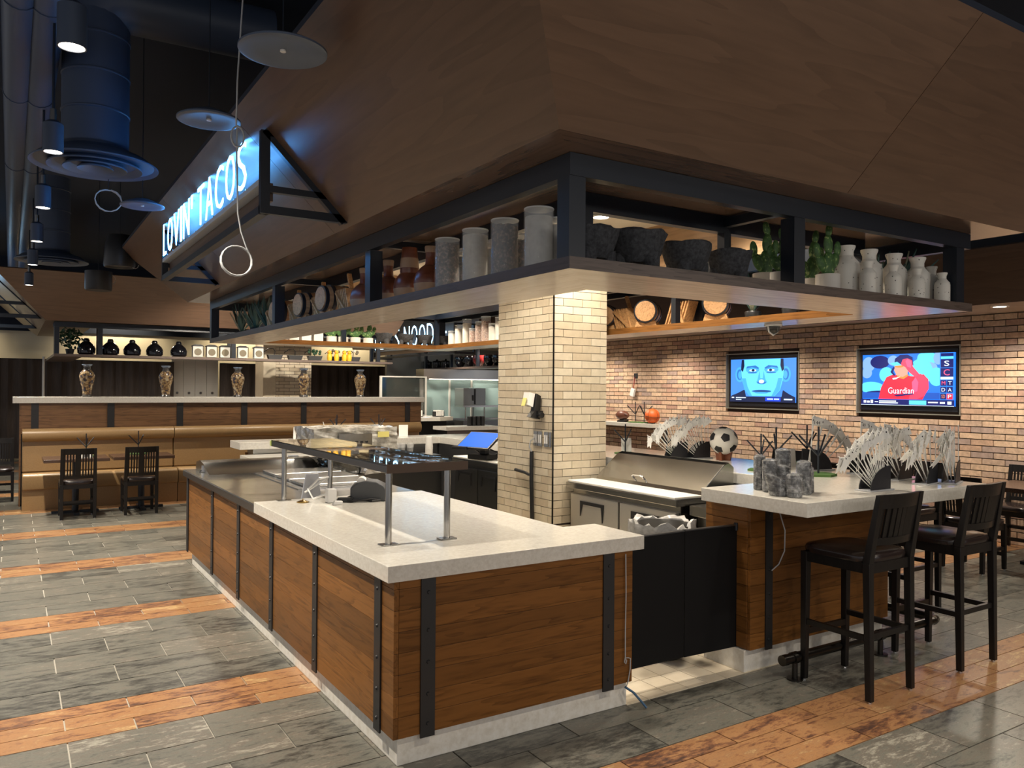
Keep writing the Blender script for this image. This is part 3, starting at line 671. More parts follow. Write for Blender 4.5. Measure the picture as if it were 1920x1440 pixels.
put('rail_return', G().tube([(5.20, 2.96, .125), (5.25, 2.97, .125), (5.27, 3.02, .125), (5.27, 4.6, .125)], .03, 12), 'gunmetal', fr, 40, world=True)
for x in (3.80, 4.62):
    p = put('post', G().cyl((x, 2.96, .0), (x, 2.96, .10), .016), 'gunmetal', fr, 40, world=True)
    put('flange', G().cyl((x, 2.96, .0), (x, 2.96, .008), .045, n=20), 'gunmetal', p, 40, world=True)
    put('collar', G().cyl((x-.025, 2.96, .125), (x+.02, 2.96, .125), .033, n=18), 'gunmetal', p, 40, world=True)
tag(put('white_cable', G().tube([(3.83, 3.14, .975), (3.86, 3.12, .93), (3.885, 3.10, .82), (3.882, 3.10, .70), (3.855, 3.12, .62), (3.81, 3.135, .585)], .004, 8), 'cable_grey', None, 40), 'white cable looping out from under the bar top beside the metal strap', 'cable')

# ------------------------------------------------------------------ refrigerated prep tables
def prep(label, y0, y1, x0, doors, mat='steel', lid=True, D=.60):
    t = thing('prep_table', label, 'refrigerator', (x0+.3, (y0+y1)/2, 0))
    put('cabinet', G().box(x0+.06, y0, .12, x0+D, y1, .86), mat, t, world=True)
    put('leg_base', G().box(x0+.1, y0+.05, 0, x0+D-.05, y1-.05, .12), 'black_matte', t, world=True)
    n = doors; L = (y1-y0)/n
    for k in range(n):
        a, b_ = y0+L*k+.01, y0+L*(k+1)-.01
        d = put('door', G().box(x0+.025, a, .15, x0+.058, b_, .815), 'steel_door' if mat == 'steel' else mat, t, world=True, bev=.004)
        hz = .80
        yc = (a+b_)/2
        g = G().poly([(yc-.13, hz-.03), (yc+.16, hz-.03), (yc+.16, hz-.15), (yc+.13, hz-.055), (yc-.10, hz-.055), (yc-.115, hz-.17)][::-1], x0+.018, x0+.0245, 'x')
        put('handle_recess', g, 'black_plastic', d, world=True)
    put('top_rail', G().box(x0-.0, y0-.02, .86, x0+D+.02, y1+.02, .905), mat, t, world=True, bev=.004)
    put('cutting_board', G().box(x0+.005, y0, .906, x0+.26, y1, .922), 'board_white', t, world=True, bev=.003)
    if lid:
        g = G().poly([(x0+.27, .906), (x0+.60, .906), (x0+.60, 1.10), (x0+.545, 1.135), (x0+.50, 1.12), (x0+.285, .945)], y0+.02, y1-.02, 'y')
        l = put('lid', g, mat, t, world=True, bev=.006)
        yc = (y0+y1)/2+.08
        put('lid_handle', G().tube([(x0+.30, yc-.06, .965), (x0+.275, yc-.06, .985), (x0+.27, yc-.04, .995), (x0+.27, yc+.04, .995), (x0+.275, yc+.06, .985), (x0+.30, yc+.06, .965)], .007, 8), 'chrome', l, 40, world=True)
    return t
prep('stainless prep refrigerator with white cutting board and angled hood behind the gate', 3.92, 5.13, 3.78, 2)
prep('dark fronted prep refrigerator under the blue point of sale screen', 6.08, 7.55, 4.03, 3, 'steel_dark', False, .36)
t = thing('steel_side_unit', 'small stainless cabinet squeezed between the prep refrigerator and bar end', 'cabinet', (4.1, 3.7, 0))
put('cabinet', G().box(3.95, 3.52, .1, 4.38, 3.87, .80), 'steel', t, world=True); put('top', G().box(3.88, 3.50, .801, 4.39, 3.88, .87), 'steel', t, world=True, bev=.004)
# ------------------------------------------------------------------ track cylinders over the aisles, added fill lamps
def can_light(x, y, z, label, watts, group, cone=95, aim=(0, 0, -1)):
    t = thing('cylinder_spotlight', label, 'light', (x, y, z), 0, group)
    put('housing', G().lathe([(.048, .03), (.050, .0), (.056, .0), (.056, .17), (.03, .19), (.012, .19)], 24), 'duct_lit_blue', t, 40)
    put('lens', G().lathe([(1e-4, .004), (.047, .004), (.047, .010), (1e-4, .010)], 20), 'lamp_glow', t)
    put('stem', G().cyl((0, 0, .19), (0, 0, 4.6-z), .008, n=8), 'black_metal_lit_blue', t, 40)
    put('bracket', G().cyl((0, 0, .19), (0, 0, .26), .018, n=12), 'steel_dark', t, 40)
    spot((x, y, z-.01), watts, cone, .8, WARM, aim, .05)
    return t
for k, (x, y) in enumerate(K_AISLE):
    can_light(x, y, 3.05, ORD[k]+' nearest cylinder spotlight hanging in the row over the left aisle', W_AISLE, 'spotlights over the left aisle', 120)
for k, (x, y) in enumerate(K_BOOTH_FILL):
    can_light(x, y, 3.05, 'added fill spotlight over the booth behind the canopy, %s from the left' % ORD[k], W_BOOTH_FILL, 'added spotlights over the booth', 155)
for k, (x, y) in enumerate(K_FRONT):
    can_light(x, y, 3.3, 'cylinder spotlight hanging over the front aisle, %s from the left' % ORD[k], W_FRONT, 'spotlights over the front aisle', 120)
for k, (x, y) in enumerate(K_SHELF_FILL):
    can_light(x, y, 3.05, 'added fill spotlight washing the far kiosk shelf, '+['nearest the white doors', 'in front of the brick column', 'rightmost', 'leftmost'][k], W_SHELF_FILL, 'added spotlights behind the partition', 130, (0, .75, -1))
for k, (x, y) in enumerate(K_FILL_GLOBE):
    t = thing('fill_globe', 'unseen globe lamp added to brighten the canopy, %s from the left' % ORD[k], 'light', (x, y, 2.45), 0, 'added fill globes')
    put('globe', G().ball((0, 0, 0), .12, 20, 12), 'fill_globe_glow', t, 60); put('stem', G().cyl((0, 0, .11), (0, 0, 2.15), .008, n=8), 'black_metal_lit_blue', t)
    l = bpy.data.lights.new('pendant_lamp', 'POINT'); l.energy = W_FILL_GLOBE; l.color = (1, .9, .78); l.shadow_soft_size = .14
    o = bpy.data.objects.new('pendant_lamp', l); C.objects.link(o); o.location = (x, y, 2.30)
# ------------------------------------------------------------------ ducts, diffusers, dishes
for k, (x, r) in enumerate(((.02, .095), (.165, .10))):
    g = G().tube([(x, y, 3.92) for y in (-1, 4, 9, 14, 20)], r, 16)
    o = thing('ceiling_pipe', ['thinner leftmost duct pipe running along the dark ceiling', 'right hand duct pipe running along the dark ceiling beside the spotlights'][k], 'pipe', (x, 8, 3.92))
    put('pipe', g, 'duct_lit_blue', o, 40, world=True)
    for y in (3.4, 5.4, 7.2, 9.5): put('joint', G().cyl((x, y, 3.92), (x, y+.03, 3.92), r+.006, n=16), 'duct_lit_blue', o, 40, world=True)
def diffuser(x, y, z, r, rd, label):
    t = thing('ceiling_diffuser', label, 'air diffuser', (x, y, z))
    for k, (a, b_, zz) in enumerate(((1.0, .80, 0), (.74, .56, -.015), (.50, .34, -.02), (.28, .12, -.02))):
        put('ring', G().lathe([(r*b_, zz+.07), (r*a, zz+.01), (r*a, zz), (r*b_-.005, zz+.06)], 48), 'dish_lit_blue', t, 40)
    put('cone', G().lathe([(r*.95, .02), (rd, .12), (rd, .14)], 40), 'duct_lit_blue', t, 40)
    put('duct', G().cyl((0, 0, .12), (0, 0, 1.05), rd, n=40), 'duct_lit_blue', t, 40)
    for h in (.36, .62, .88): put('seam', G().lathe([(rd, h), (rd+.006, h+.005), (rd+.006, h+.015), (rd, h+.02)], 40), 'duct_lit_blue', t, 40)
    return t
dd = diffuser(.49, 6.32, 3.2, .41, .215, 'big round ring diffuser on a fat vertical duct at upper left')
put('elbow', G().tube([(0, 0, 1.0), (.0, -.02, 1.09), (.07, -.04, 1.16), (.2, -.05, 1.18), (1.2, -.08, 1.18)], .2, 24), 'duct_lit_blue', dd, 40)
diffuser(.42, 11.5, 3.2, .41, .2, 'distant round ring diffuser over the far end of the left aisle')
for k, (x, y, r) in enumerate(((.917, 3.2, .175), (.841, 4.24, .155), (.826, 6.55, .155))):
    t = thing('hanging_dish', ['largest hanging round dish speaker, highest in front of the canopy', 'blue lit hanging round dish speaker above the glowing sign', 'farthest hanging round dish speaker near the start of the sign'][k], 'speaker', (x, y, 3.0))
    put('dish', G().lathe([(1e-4, .012), (r*.62, .010), (r*.9, .0), (r, .004), (r, .012), (r*.8, .03), (.05, .06), (1e-4, .06)], 40), 'dish_lit_blue', t, 40)
    put('hub', G().cyl((0, 0, .004), (0, 0, .012), .012, n=10), 'white_plastic', t)
    put('hanger', G().cyl((0, 0, .06), (0, 0, 1.6), .003, n=6), 'black_metal_lit_blue', t)
t = thing('bell_speaker', 'black bell shaped loudspeaker hanging left of the glowing sign', 'speaker', (1.02, 9.9, 2.98))
put('bell', G().lathe([(1e-4, .02), (.14, .02), (.155, .0), (.165, .03), (.15, .25), (.12, .36), (1e-4, .38)], 28), 'black_plastic', t, 40)
put('hanger', G().cyl((0, 0, .38), (0, 0, 1.62), .004, n=6), 'black_metal_lit_blue', t); put('loop', G().tube([(.16+.04*math.cos(a*.6), 0, .06+.06*math.sin(a*.6)) for a in range(11)], .004, 6), 'cable_grey', t)
t = thing('round_speaker', 'short black drum speaker hanging lowest left of the sign', 'speaker', (1.0, 12.2, 2.95))
put('drum', G().lathe([(1e-4, .0), (.16, .0), (.17, .02), (.17, .26), (1e-4, .27)], 28), 'black_plastic', t, 40)
put('hanger', G().cyl((0, 0, .27), (0, 0, 1.65), .004, n=6), 'black_metal_lit_blue', t); put('loop', G().tube([(.17+.04*math.cos(a*.6), 0, .16+.06*math.sin(a*.6)) for a in range(11)], .004, 6), 'cable_grey', t)
t = thing('coiled_wire', 'small coil of pale wire tied under the ceiling left of the sign', 'wire', (.6, 6.6, 3.03))
put('coil', G().tube([(.09*math.cos(a*.45), .02*math.sin(a*.8), .08*math.sin(a*.45)) for a in range(32)], .004, 6), 'cable_grey', t); put('drop', G().cyl((0, 0, .08), (0, 0, 1.57), .003, n=5), 'black_metal_lit_blue', t)
pts = [(.93, 3.9, 4.6), (.922, 3.9, 3.5), (.901, 3.9, 3.115), (.897, 3.9, 2.90)]
lo = [(.905+.03*math.sin(a*.5), 3.9+.004*a/12, 2.845+.05*math.cos(a*.5)) for a in range(0, 26)]
pts2 = [(.903, 3.91, 2.78), (.906, 3.9, 2.6), (.909, 3.9, 2.478), (.925, 3.9, 2.39), (.95, 3.9, 2.32)]
co = [(.905+.072*math.cos(-a*.35+.5), 3.9+.012*math.sin(a*.2), 2.25+.072*math.sin(-a*.35+.5)) for a in range(0, 42)]
tag(put('dangling_cable', G().tube(pts+lo+pts2+co, .0042, 6), 'cable_grey', None, 60), 'thin pale cable dangling from the ceiling in front of the sign ending in a coil', 'cable')

# ------------------------------------------------------------------ stools and chairs
def arc(w_, z0, z1, yf, th, bow=.025, n=8):
    """curved panel across x in [-w,w]; yf(z) is the rear face, bowed towards -y in the middle"""
    vs = []; fs = []
    for i in range(n+1):
        x = -w_+2*w_*i/n; b_ = -bow*(1-(x/w_)**2)
        for z in (z0, z1):
            for t_ in (0, th): vs.append((x, yf(z)+b_+t_, z))
    for i in range(n):
        a, c = 4*i, 4*i+4
        fs += [[a, a+2, c+2, c], [a+1, c+1, c+3, a+3], [a, c, c+1, a+1], [a+2, a+3, c+3, c+2]]
    fs += [[0, 1, 3, 2], [4*n, 4*n+2, 4*n+3, 4*n+1]]
    return G().add(vs, fs)
def make_chair(name, label, cat, seat, top, b0, slats, gap, wide_mid, hx=.19, hy=.20):
    t = thing(name, label, cat); lean = .065
    yb = lambda z: -hy if z <= seat else -hy-lean*(z-seat)/(top-seat)
    w_ = .042
    for s in (-1, 1):
        g = G().taper((s*hx, -hy-.012, .008), (s*hx, -hy, seat-.03), (.034, .034), (w_, w_)); g.taper((s*hx, -hy, seat-.03), (s*hx*.99, yb(top), top), (w_, w_), (.034, .026))
        l = put('leg', g, 'ebony', t, bev=.003); put('glide', G().cyl((s*hx, -hy-.012, 0), (s*hx, -hy-.012, .01), .011, n=10), 'chrome', l)
        l = put('leg', G().taper((s*hx, hy+.006, .008), (s*(hx-.002), hy, seat-.03), (.032, .032), (w_, w_)), 'ebony', t, bev=.003); put('glide', G().cyl((s*hx, hy+.006, 0), (s*hx, hy+.006, .01), .011, n=10), 'chrome', l)
    for s in (-1, 1):
        put('side_rail', G().box(s*hx-.012, -hy, seat-.085, s*hx+.012, hy, seat-.03), 'ebony', t)
    put('front_rail', G().box(-hx, hy-.012, seat-.085, hx, hy+.012, seat-.03), 'ebony', t); put('rear_rail', G().box(-hx, -hy-.012, seat-.085, hx, -hy+.012, seat-.03), 'ebony', t)
    lo = .30 if seat > .6 else .17
    for s in (-1, 1): put('stretcher', G().box(s*hx-.011, -hy-.005, lo+.02, s*hx+.011, hy, lo+.05), 'ebony', t)
    put('stretcher', G().box(-hx, hy-.011, lo-.04, hx, hy+.011, lo-.005), 'ebony', t); put('stretcher', G().box(-hx, -hy-.013, lo+.03, hx, -hy+.007, lo+.06), 'ebony', t)
    g = G(); N = 8
    for (k, z) in ((1.0, seat-.03), (1.03, seat-.005), (.99, seat+.012), (.80, seat+.022)):
        for a in range(32):
            an = 2*PI*a/32; c_, s_ = math.cos(an), math.sin(an); p = 5
            rr = (abs(c_)**p+abs(s_)**p)**(-1/p); g.v.append((c_*rr*(hx+.02)*k, .012+s_*rr*(hy+.02)*k, z))
    g.f = [[q*32+i, q*32+(i+1) % 32, (q+1)*32+(i+1) % 32, (q+1)*32+i] for q in range(3) for i in range(32)]+[list(range(32))[::-1], [96+i for i in range(32)]]
    put('seat_cushion', g, 'leather_black', t, 50)
    yf = lambda z: yb(z)-.008
    put('top_rail', arc(hx-.015, top-.075, top, yf, .02), 'ebony', t, 40); put('lower_rail', arc(hx-.015, b0, b0+.04, yf, .02), 'ebony', t, 40)
    span = 2*(hx-.02); mid = .06 if wide_mid else 0
    xs = []; wsl = (span-mid-gap*(slats+(1 if wide_mid else -1)))/slats
    x = -span/2
    for k in range(slats):
        if wide_mid and k == slats//2: xs.append((x, x+mid)); x += mid+gap
        xs.append((x, x+wsl)); x += wsl+gap
    for a, b_ in xs:
        m_ = (a+b_)/2; bw = -.025*(1-(m_/(hx-.015))**2); z0, z1 = b0+.03, top-.06
        g = G().add([(xx, yf(z)+bw+t_, z) for z in (z0, z1) for xx, t_ in ((a, .004), (b_, .004), (b_, .016), (a, .016))], [(3, 2, 1, 0), (4, 5, 6, 7), (0, 1, 5, 4), (1, 2, 6, 5), (2, 3, 7, 6), (3, 0, 4, 7)])
        put('slat', g, 'ebony', t)
    return t
stool = make_chair('bar_stool', 'black slat back bar stool nearest the camera at the front of the bar', 'stool', .765, 1.105, .83, 8, .007, False, .187, .195)
stool.location = (4.04, 2.735, 0); stool['group'] = 'bar stools'
dup(stool, (4.925, 2.735, 0), 0, 'second black slat back bar stool, right of the nearest one at the bar front')
dup(stool, (5.78, 3.55, 0), PI/2, 'bar stool at the side of the bar seen between the two front stools')
dup(stool, (5.78, 4.75, 0), PI/2, 'farther bar stool at the side of the bar behind the flag holders')
chair = make_chair('dining_chair', 'black slat back chair on the left at the booth table', 'chair', .46, .875, .50, 8, .014, True, .18, .185)
chair.location = (.712, 11.27, 0); chair['group'] = 'dining chairs'
dup(chair, (1.42, 11.28, 0), 0, 'black slat back chair on the right at the booth table')
for x, y, rz, lb in ((7.62, 3.95, -PI/2, 'dining chair with its back to the bar at the brick wall table'), (8.86, 4.15, PI/2, 'dining chair against the brick wall beside the dark table'),
                     (8.86, 3.45, PI/2, 'dining chair against the brick wall cut by the right picture edge'), (7.75, 5.35, -PI/2, 'dining chair peeking out beyond the right end of the bar top'),
                     (7.62, 3.1, -PI/2, 'dining chair at the near side of the right edge table')):
    dup(chair, (x, y, 0), rz, lb)
def table(cx, cy, wx, wy, z, label, group):
    t = thing('dining_table', label, 'table', (cx, cy, 0), 0, group)
    put('tabletop', G().box(-wx/2, -wy/2, z-.04, wx/2, wy/2, z), 'table_wood', t, bev=.004)
    put('pedestal', G().cyl((0, 0, .03), (0, 0, z-.04), .04, n=16), 'black_metal_lit_blue', t, 40)
    for a in (0, 1):
        put('foot', G().box(-.27, -.03, 0, .27, .03, .03) if a == 0 else G().box(-.03, -.27, 0, .03, .27, .03), 'black_metal_lit_blue', t)
table(8.24, 3.55, .76, 1.05, .76, 'dark wood dining table at the right picture edge by the brick wall', 'dining tables')
table(8.3, 5.5, .76, .8, .76, 'dark wood dining table behind the bar top by the brick wall', 'dining tables')
table(.72, 11.72, .74, .62, .715, 'small dark wood booth table holding the photo card, left one', 'booth tables')
table(1.5, 11.72, .74, .62, .72, 'small dark wood booth table on the right of the pair', 'booth tables')

# ------------------------------------------------------------------ booth bench
bo = thing('booth_bench', 'long tan leather booth bench against the wood partition', 'bench', (3.05, 12.3, 0))
E0, E1 = .13, 6.03
secs = [E0, 2.03, 4.03, E1]
for k in range(3):
    a, b_ = secs[k]+.004, secs[k+1]-.004
    g = G().poly([(12.11, .27), (12.60, .27), (12.60, .46), (12.20, .48), (12.13, .475), (12.10, .45), (12.10, .29)], a, b_, 'x'); put('seat_cushion', g, 'leather_tan', bo, 50, .012, True)
    g = G().poly([(12.50, .47), (12.60, .47), (12.60, .90), (12.53, .90)], a, b_, 'x'); put('back_cushion', g, 'leather_tan', bo, 50, .015, True)
    rl = [(12.518+.085*math.cos(q*PI/8), .968+.088*math.sin(q*PI/8)) for q in range(16)]; put('back_roll', G().poly(rl, a, b_, 'x'), 'leather_tan', bo, 60, 0, True)
    put('kick_board', G().box(a, 12.15, .0, b_, 12.6, .27), 'leather_tan', bo, world=True)
pw = thing('booth_partition', 'wood partition wall with black straps behind the tan booth', 'partition', (3.05, 12.7, 0))
put('core', G().box(.12, 12.645, 0, 6.1, 12.85, 1.398), 'black_matte', pw, world=True)
for r in range(5):
    z0 = .98+.084*r
    for a, b_ in ((.12, 2.13), (2.13, 4.0), (4.0, 6.1)): put('plank', G().box(a+.001, 12.62, z0+.001, b_-.001, 12.645, min(z0+.083, 1.398)), 'booth_wood', pw, world=True, loc=((a+b_)/2-3.05, -.07, z0))
put('end_board', G().box(.10, 12.62, 0, .12, 12.86, 1.398), 'booth_wood', pw, world=True)
for x in (.28, 1.209, 2.131, 3.065, 4.003, 4.908, 5.834): put('strap', G().box(x-.045, 12.608, .98, x+.045, 12.62, 1.398), 'strap_metal', pw, world=True)
cp = put('partition_cap', G().box(-3.03, -.16, 0, 3.09, .22, .085), 'stone', None, bev=.004, loc=(3.05, 12.74, 1.40))
tag(cp, 'long pale stone cap on the partition behind the tan booth', 'countertop')
vz = thing('porcelain_vase', 'slender painted porcelain vase, leftmost on the partition cap', 'vase', (.911, 12.72, 1.486), 0, 'porcelain vases on the partition cap')
put('base', G().lathe([(.062, 0), (.07, .008), (.058, .03), (.055, .035)], 20), 'porcelain_dark', vz, 40)
put('body', G().lathe([(.055, .035), (.06, .09), (.078, .17), (.098, .26), (.100, .30), (.085, .345), (.052, .38)], 24), 'porcelain', vz, 40)
put('neck', G().lathe([(.052, .38), (.042, .41), (.044, .43)], 24), 'porcelain_dark', vz, 40)
put('rim', G().lathe([(.044, .43), (.066, .452), (.066, .462), (.05, .458), (.038, .43)], 24), 'porcelain_blue', vz, 40)
for k, x in enumerate((1.948, 2.987, 4.032, 5.004)):
    dup(vz, (x, 12.72, 1.486), k*1.3, ['slender painted porcelain vase, second from the left on the partition cap', 'slender painted porcelain vase, middle of the five on the partition cap', 'yellowish porcelain vase in front of the far brick column', 'slender painted porcelain vase, rightmost on the partition cap'][k])

# ------------------------------------------------------------------ small wire flag trees
def make_tree(turf=True):
    t = thing('flag_stand', 'x', 'stand')
    if turf: put('turf_base', G().poly([(.10*math.cos(a*PI/3), .10*math.sin(a*PI/3)) for a in range(6)], 0, .013), 'turf', t)
    put('stem', G().cyl((0, 0, .012), (0, 0, .275), .006, n=8), 'black_metal_lit_blue', t, 40)
    for k, a in enumerate((0.0, 2.1, 4.2)):
        put('branch', G().cyl((0, 0, .11), (.105*math.cos(a), .105*math.sin(a), .225), .0055, n=8), 'black_metal_lit_blue', t, 40)
    return t
tree = make_tree(); first = [True]
def flag_tree(x, y, z, rz, label, s=1.0):
    if first[0]: o = tree; first[0] = False; o['label'] = label
    else: o = dup(tree, (x, y, z), rz, label)
    o.location = (x, y, z); o.rotation_euler = (0, 0, rz); o.scale = (s, s, s); o['group'] = 'wire flag stands'
flag_tree(5.47, 4.154, BTZ, .2, 'three branched black wire flag stand on turf, just right of the soccer ball', 1.15)
flag_tree(4.785, 5.057, BTZ, 1.0, 'black wire flag stand on turf behind the prep refrigerator hood', 1.15)
flag_tree(4.80, 5.62, BTZ, 2.4, 'black wire flag stand on turf nearest the brick column with a paper behind')
flag_tree(4.70, 3.97, BTZ, .5, 'short black wire flag stand on turf left of the wrapped cups')
flag_tree(4.80, 3.55, BTZ, .3, 'black wire flag stand on turf between the two fan holders', 1.25)
flag_tree(4.93, 4.02, BTZ, 2.9, 'tall black wire flag stand on turf behind the wrapped cups', 1.15)
flag_tree(3.7, 8.8, BTZ, .4, 'wire flag stand on turf on the far bar left of the blue screen')
flag_tree(3.2, 8.85, BTZ, 1.4, 'wire flag stand on turf behind the stacked clear cups')
flag_tree(.84, 11.75, .716, .6, 'wire flag stand on the left booth table behind the photo card', 1.1)
flag_tree(1.47, 11.8, .721, .9, 'wire flag stand on the right booth table', 1.15)
t = thing('photo_card', 'small white card with a dark portrait on the left booth table', 'card', (.83, 11.55, .716))
put('card', G().slab([(-.07, 0, 0), (.07, 0, 0), (.07, .02, .115), (-.07, .02, .115)], .003), 'paper', t); put('portrait', G().slab([(-.025, -.006, .012), (.03, -.006, .012), (.034, .007, .075), (.005, .011, .092), (-.025, .007, .075)], .002), 'ink', t)
# ------------------------------------------------------------------ goods on the hanging shelf ring
Zs = SZ1
def jar(label, x, y, r, h, fill, k=.9, z=None, grp='glass cylinders of dry goods'):
    t = thing('glass_cylinder', label, 'jar', (x, y, Zs), 0, grp)
    put('glass', G().lathe([(r*.98, .0), (r, .004), (r, h-.003), (r*.97, h), (r*.93, h-.003), (r*.93, .012), (1e-4, .012)], 28), 'glass', t, 40)
    g = G().lathe([(1e-4, .013), (r*.92, .013), (r*.92, h*k), (r*.5, h*k+.006), (1e-4, h*k)], 24)
    if 'bean' in fill:
        g.v = [(a, b, c+(random.uniform(-.006, .006) if c > .02 else 0)) for a, b, c in g.v]
    put('filling', g, fill, t, 40); put('rim', G().lathe([(r*.985, h-.004), (r*1.01, h), (r*.985, h+.003), (r*.955, h)], 28), 'rim_highlight', t, 40)  # pale ring stands in for the highlight on the glass edge
ty = [2.93, 3.22, 3.505, 3.81]
for i, y in enumerate(ty):
    f = ['sand', 'beans', 'sand', 'beans'][i]; nm = 'pale sand' if f == 'sand' else 'dark beans'
    w_ = ['nearest the corner post', 'second set from the corner post', 'third set from the corner post', 'beside the clay jugs'][i]
    jar('tallest glass cylinder of %s, %s' % (nm, w_), 1.99, y, .068, .285, f, .9 if i else .87)
    jar('middle glass cylinder of %s, %s' % (nm, w_), 2.13, y+.05, .056, .235 if i else .265, f, .87)
    jar('smallest glass cylinder of %s, %s' % (nm, w_), 2.24, y+.115, .048, .175, f, .8)
def jug(label, x, y, kind, rz=0):
    t = thing('clay_jug', label, 'jug', (x, y, Zs), rz, 'clay jugs')
    put('belly', G().lathe([(.05, 0), (.065, .004), (.092, .05), (.098, .095), (.088, .14), (.06, .175), (.042, .19)], 32), 'terracotta', t, 40)
    put('lower_glaze', G().lathe([(.051, .0005), (.0665, .0045), (.0935, .05), (.0985, .082), (.097, .082), (.09, .05)], 32), 'terracotta_pale', t, 40)
    if kind: put('neck', G().lathe([(.042, .185), (.032, .20), (.030, .25), (.035, .295), (.033, .30), (.026, .25)], 24), 'terracotta', t, 40); put('collar', G().lathe([(.0325, .265), (.036, .296), (.0335, .302)], 24), 'terracotta_pale', t, 40)
    else: put('cup', G().lathe([(.056, .175), (.058, .19), (.046, .335), (1e-4, .335)], 28), 'terracotta', t, 40); put('band', G().lathe([(.055, .21), (.0585, .21), (.0535, .27), (.050, .27)], 28), 'terracotta_pale', t, 40)
for k, (y, kd, lb) in enumerate(((4.13, 1, 'clay jug with narrow neck, right of the three, beside the bean cylinders'), (4.42, 0, 'clay jug capped by an upturned cup, middle of the three'),
                                 (4.74, 1, 'clay jug with narrow neck, left of the capped jug, right of the frame post'), (5.15, 1, 'clay jug half hidden behind the frame post'))): jug(lb, 2.05, y, kd, k)
jug('clay jug on the shelf inside, behind the right bars of the ring', 2.16, 5.42, 1)
def make_barrel():
    t = thing('small_barrel', 'x', 'barrel'); r = .088
    pr_ = [(r*.80, -.115), (r*.93, -.08), (r, -.0), (r*.93, .08), (r*.80, .115)]
    put('staves', G().lathe(pr_, 24, (0, 0, .115), 'x'), 'barrel_oak', t, 35)
    for xx, rr in ((-.098, .87), (-.05, .97), (.05, .97), (.098, .87)): put('hoop', G().lathe([(r*rr+.001, xx-.011), (r*rr+.004, xx-.011), (r*rr+.004, xx+.011), (r*rr+.001, xx+.011)], 24, (0, 0, .115), 'x'), 'black_metal_lit_blue', t, 35)
    for s in (-1, 1): put('head', G().cyl((s*.112, 0, .115), (s*.108, 0, .115), r*.76, n=24), 'oak', t)
    for s in (-1, 1): put('cradle', G().poly([(-.08, 0), (.08, 0), (.065, .05), (0, .028), (-.065, .05)], s*.07-.012, s*.07+.012, 'x'), 'oak', t)
    return t
def make_rack():
    t = thing('slatted_rack', 'x', 'rack')
    for k in range(7):
        put('slat', G().bar((-.10+.032*k, 0, 0), (-.02+.032*k, 0, .19), .016, .10), 'oak', t)
    put('cross_piece', G().bar((.12, -.055, 0), (.05, -.055, .20), .022, .014), 'oak', t); put('cross_piece', G().bar((-.10, .055, .0), (.14, .055, .17), .022, .014), 'oak', t)
    put('peg', G().bar((-.02, .0, .19), (.03, .0, .30), .02, .03), 'oak', t)
    return t
barrel, rack = make_barrel(), make_rack()
fb_, fr_ = [True], [True]
def place(proto, flag, x, y, rz, label, group, z=None):
    if flag[0]: o = proto; flag[0] = False
    else: o = copy_tree(proto)
    o.location = (x, y, Zs if z is None else z); o.rotation_euler = (0, 0, rz); o['label'] = label; o['group'] = group; return o
for y, lb in ((5.72, 'small dark banded wooden barrel nearest the clay jugs'), (6.27, 'small dark banded wooden barrel, middle of three on the left shelf'), (6.98, 'small dark banded wooden barrel beside the agave plants')):
    place(barrel, fb_, 2.06, y, .12, lb, 'barrels on the left shelf').scale = (1.2, 1.2, 1.2)
for y, rz, lb in ((5.44, PI/2, 'slatted wooden rack leaning between jugs and barrel'), (6.0, PI/2, 'slatted wooden rack between the first two barrels on the left shelf'), (6.62, -PI/2+PI, 'slatted wooden rack between the second and third barrels'), (7.32, PI/2, 'slatted wooden rack at the end before the agave plants')):
    place(rack, fr_, 2.06, y, rz, lb, 'racks on the left shelf')
for y, rz, lb in ((5.62, .6, 'pale barrel half hidden behind the cream column'), (5.08, .7, 'pale barrel with round head by the inner frame post on the right shelf'), (4.30, .65, 'largest looking pale barrel on the right shelf above the camera dome')):
    place(barrel, fb_, 4.58, y, R(38), lb, 'barrels on the right shelf')
for y, rz, lb in ((5.33, PI/2, 'slatted wooden rack between column and pale barrel on the right shelf'), (4.72, -PI/2, 'slatted wooden rack with long arm between the pale barrels')):
    place(rack, fr_, 4.58, y, rz, lb, 'racks on the right shelf')
def make_agave(pale=False, n=16, seed=1):
    rnd = random.Random(seed); t = thing('agave_plant', 'x', 'plant')
    put('pot', G().lathe([(.05, 0), (.06, .05), (.055, .06), (1e-4, .055)], 16), 'black_plastic', t, 40)
    for k in range(n):
        a = k*2.4; tilt = .12+.75*k/n*rnd.uniform(.6, 1.1); L = rnd.uniform(.20, .33)
        d = Vector((math.cos(a)*math.sin(tilt), math.sin(a)*math.sin(tilt), math.cos(tilt))); s_ = Vector((-math.sin(a), math.cos(a), 0)); o_ = d.cross(s_)
        pts = [(0, .010), (.35, .022), (.7, .016), (1, .001)]; vs = []
        for f, w_ in pts:
            p = Vector((0, 0, .05))+d*(L*f); q = o_*(-.008)
            vs += [p-s_*w_, p+q, p+s_*w_, p-q*.2]
        fs = [[4*i+j, 4*i+(j+1) % 4, 4*i+4+(j+1) % 4, 4*i+4+j] for i in range(3) for j in range(4)]+[[12, 13, 14, 15]]
        put('leaf', G().add(vs, fs), 'agave_pale' if (pale or rnd.random() < .35) else 'agave', t)
    return t
ag = make_agave(); fa_ = [True]
